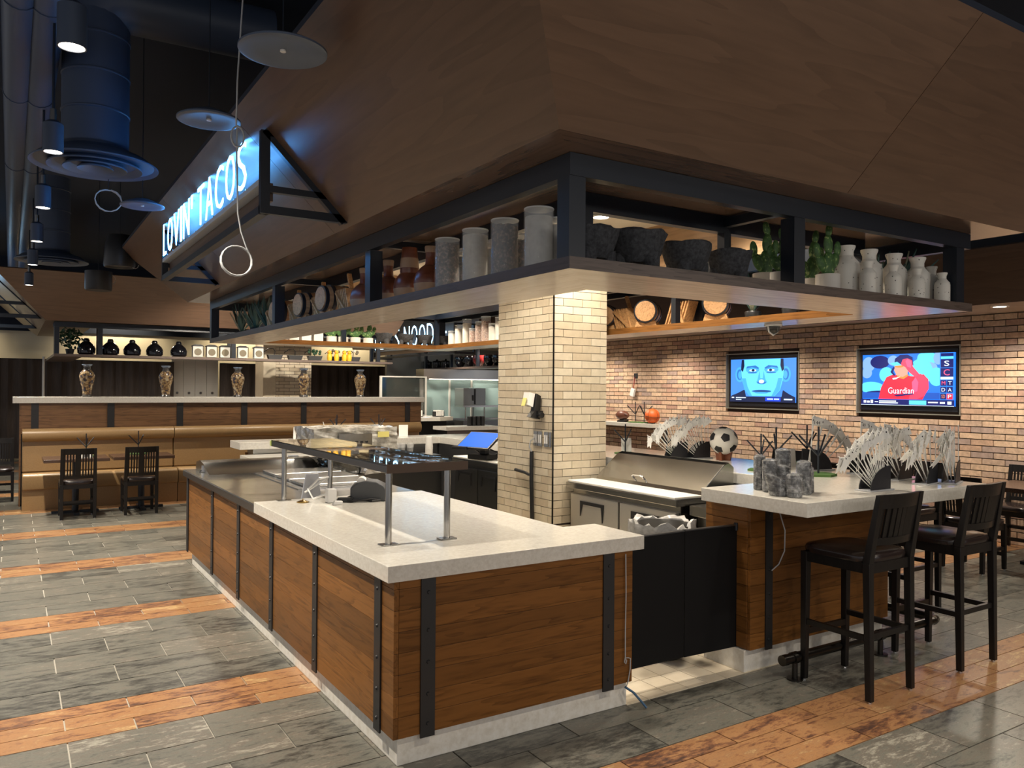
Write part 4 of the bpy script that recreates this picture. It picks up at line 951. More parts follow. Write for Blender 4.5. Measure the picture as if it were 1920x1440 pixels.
for x, y, rz, lb in ((2.06, 7.65, 0, 'spiky agave plant nearest the barrels on the left shelf'), (2.04, 7.95, .7, 'second spiky agave plant on the left shelf'), (2.08, 8.25, 1.5, 'third spiky agave plant on the left shelf'), (2.05, 8.6, 2.1, 'spiky agave plant at the far end of the left shelf'),
                     (4.62, 2.86, .4, 'spiky agave plant behind the white bottles at the right shelf end'), (4.45, 2.90, 1.9, 'small agave behind the third white bottle'), (4.58, 3.25, 1.2, 'agave plant on the right shelf just past the corner'), (4.58, 3.62, .3, 'agave plant on the right shelf beside the pale barrel'), (4.58, 3.95, 2.3, 'agave plant nearest the pale barrels on the right shelf')):
    place(ag, fa_, x, y, rz, lb, 'agave plants')
def make_molcajete():
    t = thing('stone_mortar', 'x', 'mortar')
    g = G().lathe([(1e-4, .05), (.07, .048), (.098, .085), (.118, .15), (.124, .175), (.112, .18), (.10, .13), (.06, .085), (1e-4, .08)], 26)
    g.v = [(x*(1+.05*math.sin(i*1.9)), y*(1+.05*math.cos(i*2.3)), z+.006*math.sin(i*.9)*(z > .1)) for i, (x, y, z) in enumerate(g.v)]
    put('bowl', g, 'lava_stone', t, 50)
    for a in (-.3, 1.8, 3.9): put('leg', G().cyl((.07*math.cos(a), .07*math.sin(a), .08), (.088*math.cos(a), .088*math.sin(a), 0), .042, .026, 10), 'lava_stone', t, 50)
    return t
mo = make_molcajete(); fm_ = [True]
for x, s, rz, lb in ((2.14, 1.0, 0, 'dark lava stone mortar nearest the corner post'), (2.40, 1.08, 1, 'big dark lava stone mortar second from the corner post'), (2.71, .98, 2, 'dark lava stone mortar third from the corner post'), (3.00, .93, 3, 'dark lava stone mortar beside the cacti')):
    o = place(mo, fm_, x, 2.74, rz, lb, 'stone mortars on the front shelf'); o.scale = (s, s, s)
for x, lb in ((3.78, 'pale lit stone mortar leftmost on the far shelf'), (4.06, 'stone mortar second on the far shelf'), (4.32, 'stone mortar third on the far shelf by the corner'), (4.56, 'stone mortar at the far shelf corner')):
    o = place(mo, fm_, x, 8.86, x*3, lb, 'stone mortars on the far shelf'); o.scale = (.85, .85, .74)
def make_cactus(seed):
    rnd = random.Random(seed); t = thing('potted_cactus', 'x', 'cactus')
    put('pot', G().lathe([(.058, 0), (.062, .004), (.062, .095), (.056, .095), (.054, .085), (1e-4, .085)], 24), 'pot_white', t, 40)
    def pad(c, r, tilt, a):
        d = Vector((math.cos(a)*math.sin(tilt), math.sin(a)*math.sin(tilt), math.cos(tilt)))
        g = G().ball((0, 0, 0), 1, 14, 10, (r*.62, r*.28, r)); q = Vector((0, 0, 1)).rotation_difference(d).to_matrix() @ Matrix.Rotation(a, 3, 'Z')
        ctr = Vector(c)+d*r*.9; g.rot(q); g.shift(*ctr); put('pad', g, 'cactus', t, 50); return ctr+d*r*.8
    p = pad((0, 0, .07), .08, .06, 0)
    q = pad(p, .055, rnd.uniform(-.2, .2), 0); pad(q, .04, .3, rnd.choice((0, PI)))
    u_ = pad((.01, 0, .13), .058, .75, 0); pad(u_, .042, .1, 0); r_ = pad((-.01, 0, .11), .058, .8, PI); pad(r_, .042, .2, PI); pad((0, 0, .12), .05, .6, rnd.uniform(1, 2))
    return t
for k, (x, y, lb) in enumerate(((3.338, 2.80, 'tall prickly pear cactus in a white pot left of the frame post'), (3.42, 2.72, 'shorter prickly pear cactus in a white pot against the frame post'), (3.715, 2.80, 'prickly pear cactus in a white pot right of the frame post'), (3.638, 2.64, 'prickly pear cactus in a white pot beside the white bottles'))):
    if k == 1: continue
    o = make_cactus(k); o.location = (x, y, Zs); o['label'] = lb; o['group'] = 'potted cacti'
o = make_cactus(9); o.location = (3.275, 2.64, Zs); o['label'] = 'shorter prickly pear cactus in a white pot against the frame post'; o['group'] = 'potted cacti'; o.scale = (.95, .95, .8)
for k, (x, lb) in enumerate(((3.13, 'leftmost small potted cactus on the far shelf'), (3.27, 'second small potted cactus on the far shelf'), (3.42, 'third small potted cactus on the far shelf'), (3.58, 'tallest potted cactus on the far shelf beside the stone mortar'))):
    o = make_cactus(20+k); o.location = (x, 8.86, Zs); o['label'] = lb; o['group'] = 'potted cacti on the far shelf'; o.scale = (.95, .95, .72)
def bottle(x, y, r, h, label):
    t = thing('white_bottle', label, 'bottle', (x, y, Zs), x*7, 'speckled white bottles')
    put('body', G().lathe([(r*.95, 0), (r, .006), (r, h*.58), (r*.93, h*.66), (r*.6, h*.76), (r*.52, h*.80)], 28), 'speckled_white', t, 40)
    put('neck', G().lathe([(r*.52, h*.80), (r*.52, h*.88), (r*.66, h*.97), (r*.66, h), (r*.5, h*.98), (r*.44, h*.85)], 24), 'speckled_white', t, 40)
wh = ['leftmost set beside the cactus', 'second set', 'third set', 'rightmost set at the shelf end']
for k, x in enumerate((3.825, 4.03, 4.265, 4.50)): bottle(x, 2.66, .07, .268, 'tallest speckled white bottle, '+wh[k])
for k, (x, y) in enumerate(((4.06, 2.80), (4.31, 2.80), (4.55, 2.79), (4.665, 2.67))): bottle(x, y, .05, .232, 'middle speckled white bottle, '+wh[k])
for k, x in enumerate((3.83, 4.06, 4.285, 4.54)): bottle(x, 2.535, .042, .168, 'smallest speckled white bottle, '+wh[k])
for k, (y, h, f) in enumerate(((8.5, .17, 'rice'), (8.33, .23, 'rice'), (8.14, .29, 'rice'), (7.98, .17, 'mixed_beans'), (7.84, .24, 'mixed_beans'), (7.70, .29, 'mixed_beans'), (7.54, .2, 'rice'), (7.40, .26, 'rice'), (7.24, .29, 'rice'), (7.06, .2, 'mixed_beans'), (6.9, .27, 'mixed_beans'), (6.75, .29, 'mixed_beans'), (6.6, .15, 'orange_fill'))):
    jar('glass cylinder of %s on the right shelf, %s from the far corner' % ({'rice': 'rice', 'mixed_beans': 'brown beans', 'orange_fill': 'orange fruit'}[f], (ORD+['eleventh', 'twelfth', 'thirteenth'])[k]), 4.52, y, .055, h, f, .82, grp='glass cylinders on the right shelf')
for k, x in enumerate((2.55, 2.68, 2.82, 2.96)):
    t = thing('white_canister', ORD[k]+' square white canister from the left on the far shelf', 'canister', (x, 8.86, Zs), 0, 'white canisters on the far shelf')
    put('body', G().box(-.055, -.055, 0, .055, .055, .11), 'pot_white', t, bev=.006); put('lid', G().box(-.05, -.05, .111, .05, .05, .125), 'pot_white', t, bev=.004)
t = thing('camera_dome', 'small white dome security camera under the right shelf', 'camera', (4.56, 3.75, SZ0))
put('bracket', G().lathe([(.062, 0), (.062, -.012), (.055, -.016), (1e-4, -.016)], 24), 'white_plastic', t, 40); put('dome', G().lathe([(.05, -.016), (.046, -.045), (.025, -.066), (1e-4, -.07)], 24), 'dark_glass', t, 60); put('yoke', G().tube([(-.055, 0, -.016), (-.045, 0, -.055), (0, 0, -.078), (.045, 0, -.055), (.055, 0, -.016)], .006, 8), 'white_plastic', t, 40)
# ------------------------------------------------------------------ sneeze guard shelf and things on the island
t = thing('pass_shelf', 'glossy dark pass shelf on four steel posts over the stone countertop', 'shelf', (1.72, 4.5, .885))
put('top_plate', G().box(1.498, 3.46, 1.283, 1.925, 5.42, 1.288), 'gloss_plate', t, world=True)
put('edge_frame', G().box(1.494, 3.457, 1.246, 1.93, 5.423, 1.282), 'steel_dark', t, world=True, bev=.003)
put('front_edge', G().box(1.494, 3.453, 1.245, 1.93, 3.4565, 1.287), 'bronze', t, world=True)
put('corner_tab', G().box(1.488, 5.39, 1.25, 1.4935, 5.42, 1.285), 'tab_green', t, world=True)
for x, y in ((1.555, 3.57), (1.875, 3.57), (1.555, 5.31), (1.875, 5.31)):
    p = put('post', G().cyl((x, y, .89), (x, y, 1.246), .0165, n=20), 'steel', t, 40, world=True); put('foot_plate', G().box(x-.045, y-.028, .8855, x+.045, y+.028, .892), 'steel', p, world=True, bev=.002)
t = thing('receipt_printer', 'dark grey rounded receipt printer with tangled cords under the pass shelf', 'printer', (2.07, 5.08, .886), -.45)
put('body', G().poly([(-.12, 0), (.12, 0), (.125, .06), (.10, .105), (.05, .13), (-.02, .135), (-.08, .12), (-.12, .09)], -.085, .085, 'y'), 'printer_grey', t, 40, .008)
put('paper_roll', G().cyl((-.05, -.05, .125), (-.05, .05, .125), .03, n=18), 'paper', t, 40)
put('cord', G().tube([(-.12, -.05, .03), (-.17, -.09, .012), (-.10, -.13, .008), (-.02, -.10, .009), (.03, -.14, .008), (.08, -.11, .009), (.02, -.12, .02), (-.08, -.15, .01), (-.2, -.1, .012), (-.26, -.03, .03)], .006, 6), 'black_plastic', t, 40)
put('power_brick', G().box(-.20, -.13, 0, -.10, -.08, .03), 'black_plastic', t, bev=.004)
tag(put('white_adapter', G().box(-.03, -.03, 0, .03, .03, .09), 'white_plastic', None, bev=.004, loc=(1.80, 5.08, .886)), 'white plastic power adapter block beside the receipt printer', 'adapter')
tag(put('cord_tip', G().poly([(-.03, 0), (.03, .0), (.035, .022), (-.02, .026)], -.014, .014, 'y'), 'white_plastic', None, bev=.003, loc=(1.80, 4.96, .886)), 'white plug lying in front of the white adapter block', 'plug')
tag(put('white_cable_loop', G().tube([(1.79, 5.12, .94), (1.72, 5.2, .90), (1.70, 5.25, .96), (1.78, 5.28, 1.02), (1.86, 5.3, 1.03), (1.80, 5.34, .98), (1.7, 5.32, .93)], .007, 8), 'white_plastic', None, 40), 'white cable looping up behind the pass shelf post', 'cable')
tag(put('metal_wedge', G().poly([(-.07, 0), (.07, 0), (.05, .17), (-.04, .17)], -.01, .01, 'y'), 'pale_metal', None, bev=.003, loc=(1.79, 5.46, .87)), 'pale grey metal sign holder standing behind the brass bell', 'sign holder')
t = thing('brass_bell', 'small brass bell base lying near the left pass shelf post', 'bell', (1.64, 5.17, .886))
put('dish', G().lathe([(.04, 0), (.042, .004), (.02, .012), (1e-4, .016)], 24), 'brass', t, 40); put('pin', G().cyl((0, 0, .014), (0, 0, .024), .004, n=8), 'brass', t)
# drop in steel well with its curved guard, raised end unit
t = thing('steel_well', 'stainless food well with stepped pans set behind the steel countertop', 'food well', (2.2, 6.9, .87))
put('frame', G().box(1.85, 5.95, .869, 2.58, 7.27, .875), 'steel_x', t, world=True)
for k in range(3): put('pan', G().box(1.92, 6.0+.42*k, .876, 2.52, 6.38+.42*k, .90), 'steel_x', t, world=True, bev=.006)
gp = [(7.30, .869), (7.42, .90), (7.55, .945), (7.72, .965), (7.88, .94), (7.905, .869)]
tag(put('curved_steel_guard', G().poly(gp, 1.48, 2.5, 'x').shift(-2, -7.6, -.869), 'steel', None, 50, loc=(2, 7.6, .869)), 'bulging curved stainless guard at the far end of the steel countertop', 'guard')
tag(put('chrome_tap_foot', G().poly([(-.05, 0), (.07, 0), (.02, .02), (.0, .06), (-.03, .06), (-.03, .02)], -.02, .02, 'y'), 'chrome', None, bev=.004, loc=(1.50, 7.6, .869)), 'small bright chrome bracket at the far left corner of the steel top', 'bracket')
t = thing('stone_end_ledge', 'raised pale stone ledge with stainless panels at the far end of the kiosk', 'counter', (2.9, 8.4, 0))
put('stainless_body', G().box(2.12, 8.15, .45, 3.6, 8.55, .86), 'steel_x', t, world=True); put('stone_top', G().box(2.05, 8.08, .861, 3.7, 8.6, .925), 'stone', t, world=True, bev=.003)
put('napkin_holder', G().box(2.40, 8.02, .80, 2.50, 8.075, .95), 'pale_metal', t, world=True, bev=.006)
t = thing('wrapped_appliance', 'boxy kitchen appliance wrapped in crinkled clear plastic', 'appliance', (2.95, 7.6, .0))
put('stand', G().box(2.60, 7.35, .2, 3.30, 7.85, .80), 'steel_dark', t, world=True)
def crumple(g, a, seed):
    rnd = random.Random(seed); g.v = [(x+rnd.uniform(-a, a), y+rnd.uniform(-a, a), z+rnd.uniform(-a, a)) for x, y, z in g.v]; return g
def gridbox(x0, y0, z0, x1, y1, z1, n=6):
    bm = bmesh.new(); bmesh.ops.create_cube(bm, size=1); bmesh.ops.subdivide_edges(bm, edges=bm.edges[:], cuts=n, use_grid_fill=True)
    g = G(); bm.verts.index_update()
    g.v = [(x0+(v.co.x+.5)*(x1-x0), y0+(v.co.y+.5)*(y1-y0), z0+(v.co.z+.5)*(z1-z0)) for v in bm.verts]; g.f = [[v.index for v in f.verts] for f in bm.faces]; bm.free(); return g
put('wrapped_body', crumple(gridbox(2.42, 7.32, 1.02, 3.28, 7.9, 1.255, 7), .010, 3), 'plastic_wrap', t, world=True)
put('control_panel', G().box(2.66, 7.295, 1.08, 3.0, 7.305, 1.20), 'steel', t, world=True)
for k in range(5): put('knob', G().cyl((2.74+.05*k, 7.295, 1.12), (2.74+.05*k, 7.28, 1.12), .011, n=10), 'black_plastic', t, 40, world=True)
put('warning_sticker', G().box(3.06, 7.30, 1.16, 3.18, 7.306, 1.215), 'note_yellow', t, world=True)
put('lower_wrap', crumple(gridbox(2.63, 7.34, .81, 3.2, 7.85, 1.005, 6), .012, 5), 'plastic_wrap_dark', t, world=True)
put('film_drape', crumple(gridbox(2.9, 7.2, .82, 3.35, 7.33, .99, 5), .02, 8), 'bag', t, world=True)
# point of sale terminal and cups on the second prep table
t = thing('pos_terminal', 'point of sale terminal with a bright blue tilted touch screen', 'screen', (4.1, 7.02, .924), R(-70))
put('base', G().box(-.13, -.10, 0, .13, .08, .05), 'black_plastic', t, bev=.01); put('arm', G().box(-.04, -.02, .05, .04, .05, .16), 'black_plastic', t, bev=.008)
put('reader', G().box(-.26, -.20, .10, -.06, -.06, .135), 'black_plastic', t, bev=.01)
Ms = Matrix.Translation((0, -.06, .19)) @ Matrix.Rotation(R(-58), 4, 'X')
put('housing', G().box(-.21, -.012, -.14, .21, .012, .14).rot(Ms), 'black_plastic', t, bev=.004); put('display', G().box(-.195, -.0145, -.125, .195, -.0125, .125).rot(Ms), 'screen_blue', t)
put('cable', G().tube([(.05, .05, .1), (.1, .12, .06), (.02, .15, .03), (-.08, .12, .03), (-.14, .05, .08)], .008, 6), 'black_plastic', t, 40)
t = thing('cup_stack', 'stack of white paper cups beside the blue screen', 'cups', (3.82, 7.7, .925))
for k in range(5): put('cup', G().lathe([(.026+.0, .13-.0+.022*k), (.036, .02+.022*k), (.038, .018+.022*k), (.036, .012+.022*k)][::-1] if False else [(.042, .0+.022*k), (.042, .006+.022*k), (.030, .11+.022*k), (1e-4, .11+.022*k)], 20), 'paper', t, 40)
for k, (x, y) in enumerate(((3.55, 7.95), (3.63, 7.98), (3.70, 7.92))):
    t = thing('clear_cup', ['left clear plastic cup in the cluster behind the pass shelf', 'middle clear plastic cup in the cluster behind the pass shelf', 'right clear plastic cup in the cluster behind the pass shelf'][k], 'cup', (x, y, .925), 0, 'clear cups')
    put('cup', G().lathe([(.03, 0), (.042, .12), (.039, .12), (.028, .004), (1e-4, .004)], 20), 'clear_plastic', t, 40); put('ice', G().lathe([(1e-4, .005), (.028, .005), (.034, .07), (1e-4, .07)], 14), 'wrapped_cups', t, 40)
tag(put('steel_bin', G().box(3.45, 7.75, 0, 4.0, 8.05, .92).shift(-3.7, -7.9, 0), 'steel_dark', None, bev=.006, loc=(3.7, 7.9, 0)), 'dark steel undercounter unit carrying the clear cups', 'cabinet')
t = thing('drinking_glass', 'clear tumbler with a straw on the far bar top', 'glass', (3.05, 8.75, BTZ))
put('tumbler', G().lathe([(.028, 0), (.036, .13), (.033, .13), (.026, .006), (1e-4, .006)], 20), 'clear_plastic', t, 40); put('straw', G().cyl((.01, 0, .01), (-.05, .0, .20), .004, n=8), 'paper', t, 40)
for k, (x, y, z, lb) in enumerate(((4.05, 8.85, BTZ, 'white folded paper card on turf left of the blue screen'), (4.86, 5.66, BTZ, 'white paper card behind the wire stand by the column'), (2.75, 8.82, BTZ, 'blank white card standing on the far bar behind the steel ledge'), (5.15, 4.05, BTZ, 'white paper card behind the tall wire stand'))):
    tag(put('paper_card', G().slab([(-.07, 0, 0), (.05, 0, 0), (.06, .02, .14), (-.06, .02, .14)], .003), 'paper', None, loc=(x, y, z)), lb, 'card')

# ------------------------------------------------------------------ flags in fan holders on the bar
FT = {s: textmesh(s, 1) for s in ('144', '49', '134', '153', '150', '62', '172', '17')}
flagmesh = {}
def pennant_mesh(sx):
    if sx not in flagmesh:
        flagmesh[sx] = G().poly([(0, -.058), (sx*.105, -.046), (sx*.085, -.026), (sx*.105, -.004), (0, 0)][::(1 if sx > 0 else -1)], -.0008, .0008, 'y').mesh('pennant', 'flag_white')
    return flagmesh[sx]
stickmesh = G().cyl((0, 0, 0), (0, 0, .37), .0027, n=6).mesh('stick', 'flag_white')
markmesh = {s: G().box(s*.012-.004, -.0016, -.022, s*.012+.004, .0016, -.013).mesh('mark', 'ink') for s in (1, -1)}
ORDX = ORD+['eleventh', 'twelfth', 'thirteenth', 'fourteenth', 'fifteenth', 'sixteenth', 'seventeenth', 'eighteenth', 'nineteenth', 'twentieth']
def fan(x, y, rz, lean, label, where, nums=(), n=13, k0=0, s=1.0):
    """lean=-1: upright at the right and leaning to the left"""
    h = thing('flag_holder', label, 'flag holder', (x, y, BTZ), rz, 'fan shaped flag holders'); h.scale = (s, s, s)
    put('base', G().box(-.12, -.055, 0, .12, .055, .008), 'holder_base', h, bev=.003)
    pl = [(lean*-.10, .008)]+[(lean*-.10+lean*.20*math.sin(a*PI/16), .008+.14*math.cos(a*PI/16)) for a in range(9)]
    for yy in (-.04, .036): put('side_plate', G().poly(pl[::-1] if lean > 0 else pl, yy, yy+.004, 'y'), 'holder_black', h)
    rnd = random.Random(int(x*1000))
    for k in range(n):
        u = k/(n-1); th = lean*(.02+u*R(56)); bx_ = lean*(-.085+.10*u); yy = -.03+.06*((k*5) % n)/n
        f = thing('number_flag', '%s pennant from the upright end in %s' % (ORDX[k], where), 'flag', (0, 0, 0), 0, 'number flags')
        f.matrix_world = Matrix.Translation((x, y, BTZ+.012)) @ Matrix.Rotation(rz, 4, 'Z') @ Matrix.Translation((bx_*s, yy*s, 0)) @ Matrix.Rotation(th, 4, 'Y') @ Matrix.Rotation(rnd.uniform(-.9, .3) if lean < 0 else rnd.uniform(-.25, .25), 4, 'Z') @ Matrix.Scale(s*rnd.uniform(.94, 1.02), 4)
        put('stick', stickmesh, None, f)
        p = put('pennant', pennant_mesh(lean), None, f, loc=(0, 0, .362)); p.rotation_euler = (0, lean*(rnd.uniform(.25, .75) if lean < 0 else rnd.uniform(0, .12)), 0); put('mark', markmesh[lean], None, p)
        if k < len(nums) and nums[k]:
            me = FT[nums[k]].copy(); xs = .022 if lean > 0 else -.072
            fit(me, .022*len(nums[k])*.8, .024, Matrix.Translation((xs, -.0012, -.045)) @ Matrix.Rotation(R(90), 4, 'X'), 'ink', 'number'); mesh_obj('number', me, p)
fan(4.40, 2.86, 0, -1, 'black quarter disc flag holder at the front edge of the bar top', 'the holder at the bar front edge', ('', '', '', '', '', '', '', '', '', '', '', '', '', '172', '172', '172'), 20)
fan(5.08, 3.12, .1, -1, 'black flag holder behind the right front holder, showing flag 62', 'the holder with flag sixty two', ('', '', '', '', '', '', '', '', '', '62', '62', '62', ''), 14, s=.95)
fan(5.02, 2.90, .2, -1, 'small black flag holder squeezed between the right hand holders', 'the squeezed middle holder', (), 13, s=.95)
fan(5.20, 2.84, .35, -1, 'dark flag holder at the right end of the bar top', 'the rightmost holder of the bar', (), 16)
fan(5.12, 3.80, -.1, 1, 'wide black flag holder behind the wrapped cups, showing flag 144', 'the holder with flag one forty four', ('144', '', '', '', '', '', '17', '17'), 18, s=1.1)
fan(5.22, 3.47, -.1, 1, 'flag holder behind the front edge holder, showing flags 49 and 134', 'the holder with flag forty nine', ('49', '49', '134'), 14, s=1.05)
fan(5.20, 3.28, -.1, 1, 'flag holder showing flag 153 behind the right hand holders', 'the holder with flag one fifty three', ('153', '', '150'), 12)
fan(4.86, 5.02, 0, -1, 'left blue grey flag holder between the column and the soccer ball', 'the holder second left of the soccer ball', (), 16)
fan(5.06, 4.95, 0, -1, 'blue grey flag holder directly left of the soccer ball', 'the holder directly left of the soccer ball', (), 16)
for me in FT.values(): bpy.data.meshes.remove(me)
tag(put('flat_sticks', crumple(G().box(5.0, 2.76, BTZ+.001, 5.02, 2.80, BTZ+.004), 0, 1).shift(-5, -2.78, -BTZ), 'flag_white', None, loc=(4.80, 2.82, BTZ)), 'loose white flag scrap lying on the bar top right of the front holder', 'flag')

# ------------------------------------------------------------------ wrapped stacks of dark cups
for k, (x, y, r, h, tl, lb) in enumerate(((3.80, 3.22, .035, .20, 0, 'plastic wrapped stack of dark cups, leftmost and behind'), (3.77, 3.12, .042, .185, 0, 'plastic wrapped stack of dark cups, tall one at front left'), (3.69, 2.985, .055, .105, .5, 'low slanted plastic wrapped stack of dark cups in front'),
        (3.705, 2.895, .043, .125, 0, 'short plastic wrapped stack of dark cups nearest the bar edge'), (3.86, 2.95, .042, .185, 0, 'plastic wrapped stack of dark cups with a domed top'), (3.95, 3.17, .046, .235, 0, 'tallest plastic wrapped stack of dark cups at the back'), (3.94, 2.99, .04, .15, .1, 'plastic wrapped stack of dark cups at the right end of the cluster'), (3.84, 3.08, .045, .15, .1, 'plastic wrapped stack of dark cups in the middle of the cluster'))):
    t = thing('wrapped_cup_stack', lb, 'cups', (x, y, BTZ), k*1.3, 'wrapped cup stacks')
    pf = [(r*.9, .001), (r, .006)]; n = max(4, int(h/.022))
    for j in range(1, n): pf += [(r, h*j/n-.002), (r*.94, h*j/n), (r, h*j/n+.002)]
    pf += [(r, h-.006), (r*.92, h), (r*.4, h+.008), (1e-4, h+.006)]
    g = G().lathe(pf, 20); g.v = [(a+(.03*tl*c/h*2), b, c*(1+tl*a/r*.35)) for a, b, c in g.v]
    put('cups', g, 'wrapped_cups', t, 40)
    g = G().lathe([(r*1.015, .002), (r*1.03, h*.5), (r*1.02, h), (r*.5, h+.012), (1e-4, h+.01)], 18); g.v = [(a+(.03*tl*c/h*2)+.002*math.sin(i*2.1), b+.002*math.cos(i*1.3), c*(1+tl*a/r*.35)) for i, (a, b, c) in enumerate(g.v)]
    put('wrap', g, 'thin_film', t, 60)
# ------------------------------------------------------------------ balls
def ball_soccer():
    t = thing('soccer_ball', 'white and black soccer ball on a small wooden stand on the bar', 'ball', (5.12, 4.72, BTZ), .3); r = .118; c = (0, 0, .165)
    put('shell', G().ball(c, r, 36, 24), 'soccer_white', t, 60)
    ph = (1+5**.5)/2
    vs = [Vector(v).normalized() for v in [(0, a, b*ph) for a in (-1, 1) for b in (-1, 1)]+[(a, b*ph, 0) for a in (-1, 1) for b in (-1, 1)]+[(b*ph, 0, a) for a in (-1, 1) for b in (-1, 1)]]
    Mr = Matrix.Rotation(.55, 3, 'X') @ Matrix.Rotation(.35, 3, 'Z')
    for v in vs:
        v = Mr @ v; a = Vector((0, 0, 1)) if abs(v.z) < .9 else Vector((1, 0, 0)); u = v.cross(a).normalized(); w_ = v.cross(u); pts = []
        co_ = [u*.36*math.cos(q*PI*.4)+w_*.36*math.sin(q*PI*.4) for q in range(5)]
        g = G(); N5 = 20
        for ring in range(1, 5):
            for e_ in range(N5):
                k_, f_ = divmod(e_, 4); d = (v+co_[k_].lerp(co_[(k_+1) % 5], f_/4)*(ring/4)).normalized(); g.v.append(tuple(Vector(c)+d*(r+.0012)))
        g.v.append(tuple(Vector(c)+v*(r+.0012))); g.f = [[80, i_, (i_+1) % N5] for i_ in range(N5)]+[[q*N5+i_, q*N5+(i_+1) % N5, (q+1)*N5+(i_+1) % N5, (q+1)*N5+i_] for q in range(3) for i_ in range(N5)]
        put('patch', g, 'ink', t, 60)
    put('stand', G().poly([(-.06, 0), (.06, 0), (.075, .075), (.03, .05), (-.03, .05), (-.075, .075)], -.012, .012, 'y'), 'stand_wood', t); put('stand_cross', G().poly([(-.06, 0), (.06, 0), (.075, .075), (.03, .05), (-.03, .05), (-.075, .075)], -.012, .012, 'x'), 'stand_wood', t)
ball_soccer()
ld = tag(put('wall_ledge', G().box(8.87, 9.72, 1.02, WX-.05, 12.4, 1.085).shift(-9.1, -11, -1.02), 'stone', None, bev=.004, loc=(9.1, 11, 1.02)), 'narrow stone ledge along the brick wall holding the football and basketball', 'ledge')
t = thing('basketball', 'orange basketball on the ledge by the brick wall', 'ball', (9.0, 9.86, 1.085)); put('shell', G().ball((0, 0, .125), .125, 32, 20), 'basketball_orange', t, 60)
for M3 in (Matrix.Rotation(.2, 3, 'X'), Matrix.Rotation(R(90), 3, 'X') @ Matrix.Rotation(.3, 3, 'Y'), Matrix.Rotation(R(90), 3, 'Y')):
    put('seam', G().tube([M3 @ Vector((.1255*math.cos(a*PI/20), .1255*math.sin(a*PI/20), 0)) for a in range(40)], .0022, 5, True).shift(0, 0, .125), 'ink', t)
put('ring_stand', G().lathe([(.05, 0), (.055, .012), (.045, .012), (.04, 0)], 20), 'black_plastic', t)
t = thing('football', 'brown football resting on a dark stand on the brick wall ledge', 'ball', (9.0, 10.62, 1.085), .2)
g = G().lathe([(1e-4, -.145), (.03, -.13), (.062, -.09), (.082, -.04), (.086, 0), (.082, .04), (.062, .09), (.03, .13), (1e-4, .145)], 28, (0, 0, .115), 'y'); put('shell', g, 'football_brown', t, 60)
put('laces', G().box(-.006, -.05, .200, .006, .05, .204), 'paper', t); put('stand', G().poly([(-.09, 0), (.07, 0), (.07, .02), (.02, .035), (-.09, .05)], -.06, .06, 'x'), 'black_plastic', t)
flag_tree(9.0, 10.28, 1.085, .3, 'wire flag stand on the wall ledge nearer the football', 1.3); flag_tree(9.02, 10.08, 1.085, 1.3, 'wire flag stand on the wall ledge nearer the basketball', 1.3)
t = thing('wall_box', 'white junction box dangling by red wires from the brick wall', 'junction box', (WX-.05, 10.55, 1.55))
put('box', G().box(-.06, -.05, -.02, -.02, .05, .12).rot(Matrix.Rotation(.3, 3, 'X')), 'white_plastic', t, bev=.008); put('wires', G().tube([(-.03, -.02, .12), (-.05, -.06, .20), (-.03, -.04, .28), (-.01, -.04, .32)], .007, 6), 'wire_red', t, 40); put('hole', G().box(-.004, -.10, .29, -.001, .0, .38), 'black_matte', t)

# ------------------------------------------------------------------ television sets in wall niches
def em_(n, srgb, s=1.35):
    f = lambda c: ((c/255+.055)/1.055)**2.4 if c > 10 else c/3295
    emit(n, tuple(f(c) for c in srgb), s); return n
def tv(idx, label, draw):
    a, b_, z0, z1 = TV[idx]; yc = (a+b_)/2; t = thing('television', label, 'television', (WX, yc, z0)); X = WX-.022
    put('body', G().box(WX-.021, a+.03, z0+.03, WX-.002, b_-.03, z1-.03), 'bezel', t, world=True)
    for g in (G().box(WX-.058, a-.012, z0-.012, WX-.0, a, z1+.012), G().box(WX-.058, b_, z0-.012, WX-.0, b_+.012, z1+.012), G().box(WX-.058, a, z0-.012, WX-.0, b_, z0), G().box(WX-.058, a, z1, WX-.0, b_, z1+.012)): put('niche_trim', g, 'niche_trim', t, world=True)
    sw, sh, cz = (b_-a)*.455, .315, (z0+z1)/2+.01   # half width, half height of the picture
    layer = [0]
    def shape(name, pts, mat):
        layer[0] += 1; x = X-.0006*layer[0]; pts = [(max(-1, min(1, u)), max(-1, min(1, v))) for u, v in pts]
        put(name, G().add([(x, yc-u*sw, cz+v*sh) for u, v in pts], [list(range(len(pts)))]), mat, t, world=True)
    def ell(name, cu, cv, ru, rv, mat, n=20, tilt=0):
        shape(name, [(cu+ru*math.cos(q*2*PI/n)*math.cos(tilt)-rv*math.sin(q*2*PI/n)*math.sin(tilt), cv+ru*math.cos(q*2*PI/n)*math.sin(tilt)+rv*math.sin(q*2*PI/n)*math.cos(tilt)) for q in range(n)], mat)
    def text(s, u, v, wd, hh, mat):
        layer[0] += 1; x = X-.0006*layer[0]-.0003
        Mx = Matrix(((0, 0, -1, x-wloc(t).x), (-1, 0, 0, yc-u*sw-wloc(t).y), (0, 1, 0, cz+v*sh-wloc(t).z), (0, 0, 0, 1)))
        mesh_obj('lettering', fit(textmesh(s, 1), wd*sw, hh*sh, Mx, mat, 'lettering'), t)
    draw(shape, ell, text)
rc = lambda a, b_, c, d: [(a, b_), (c, b_), (c, d), (a, d)]
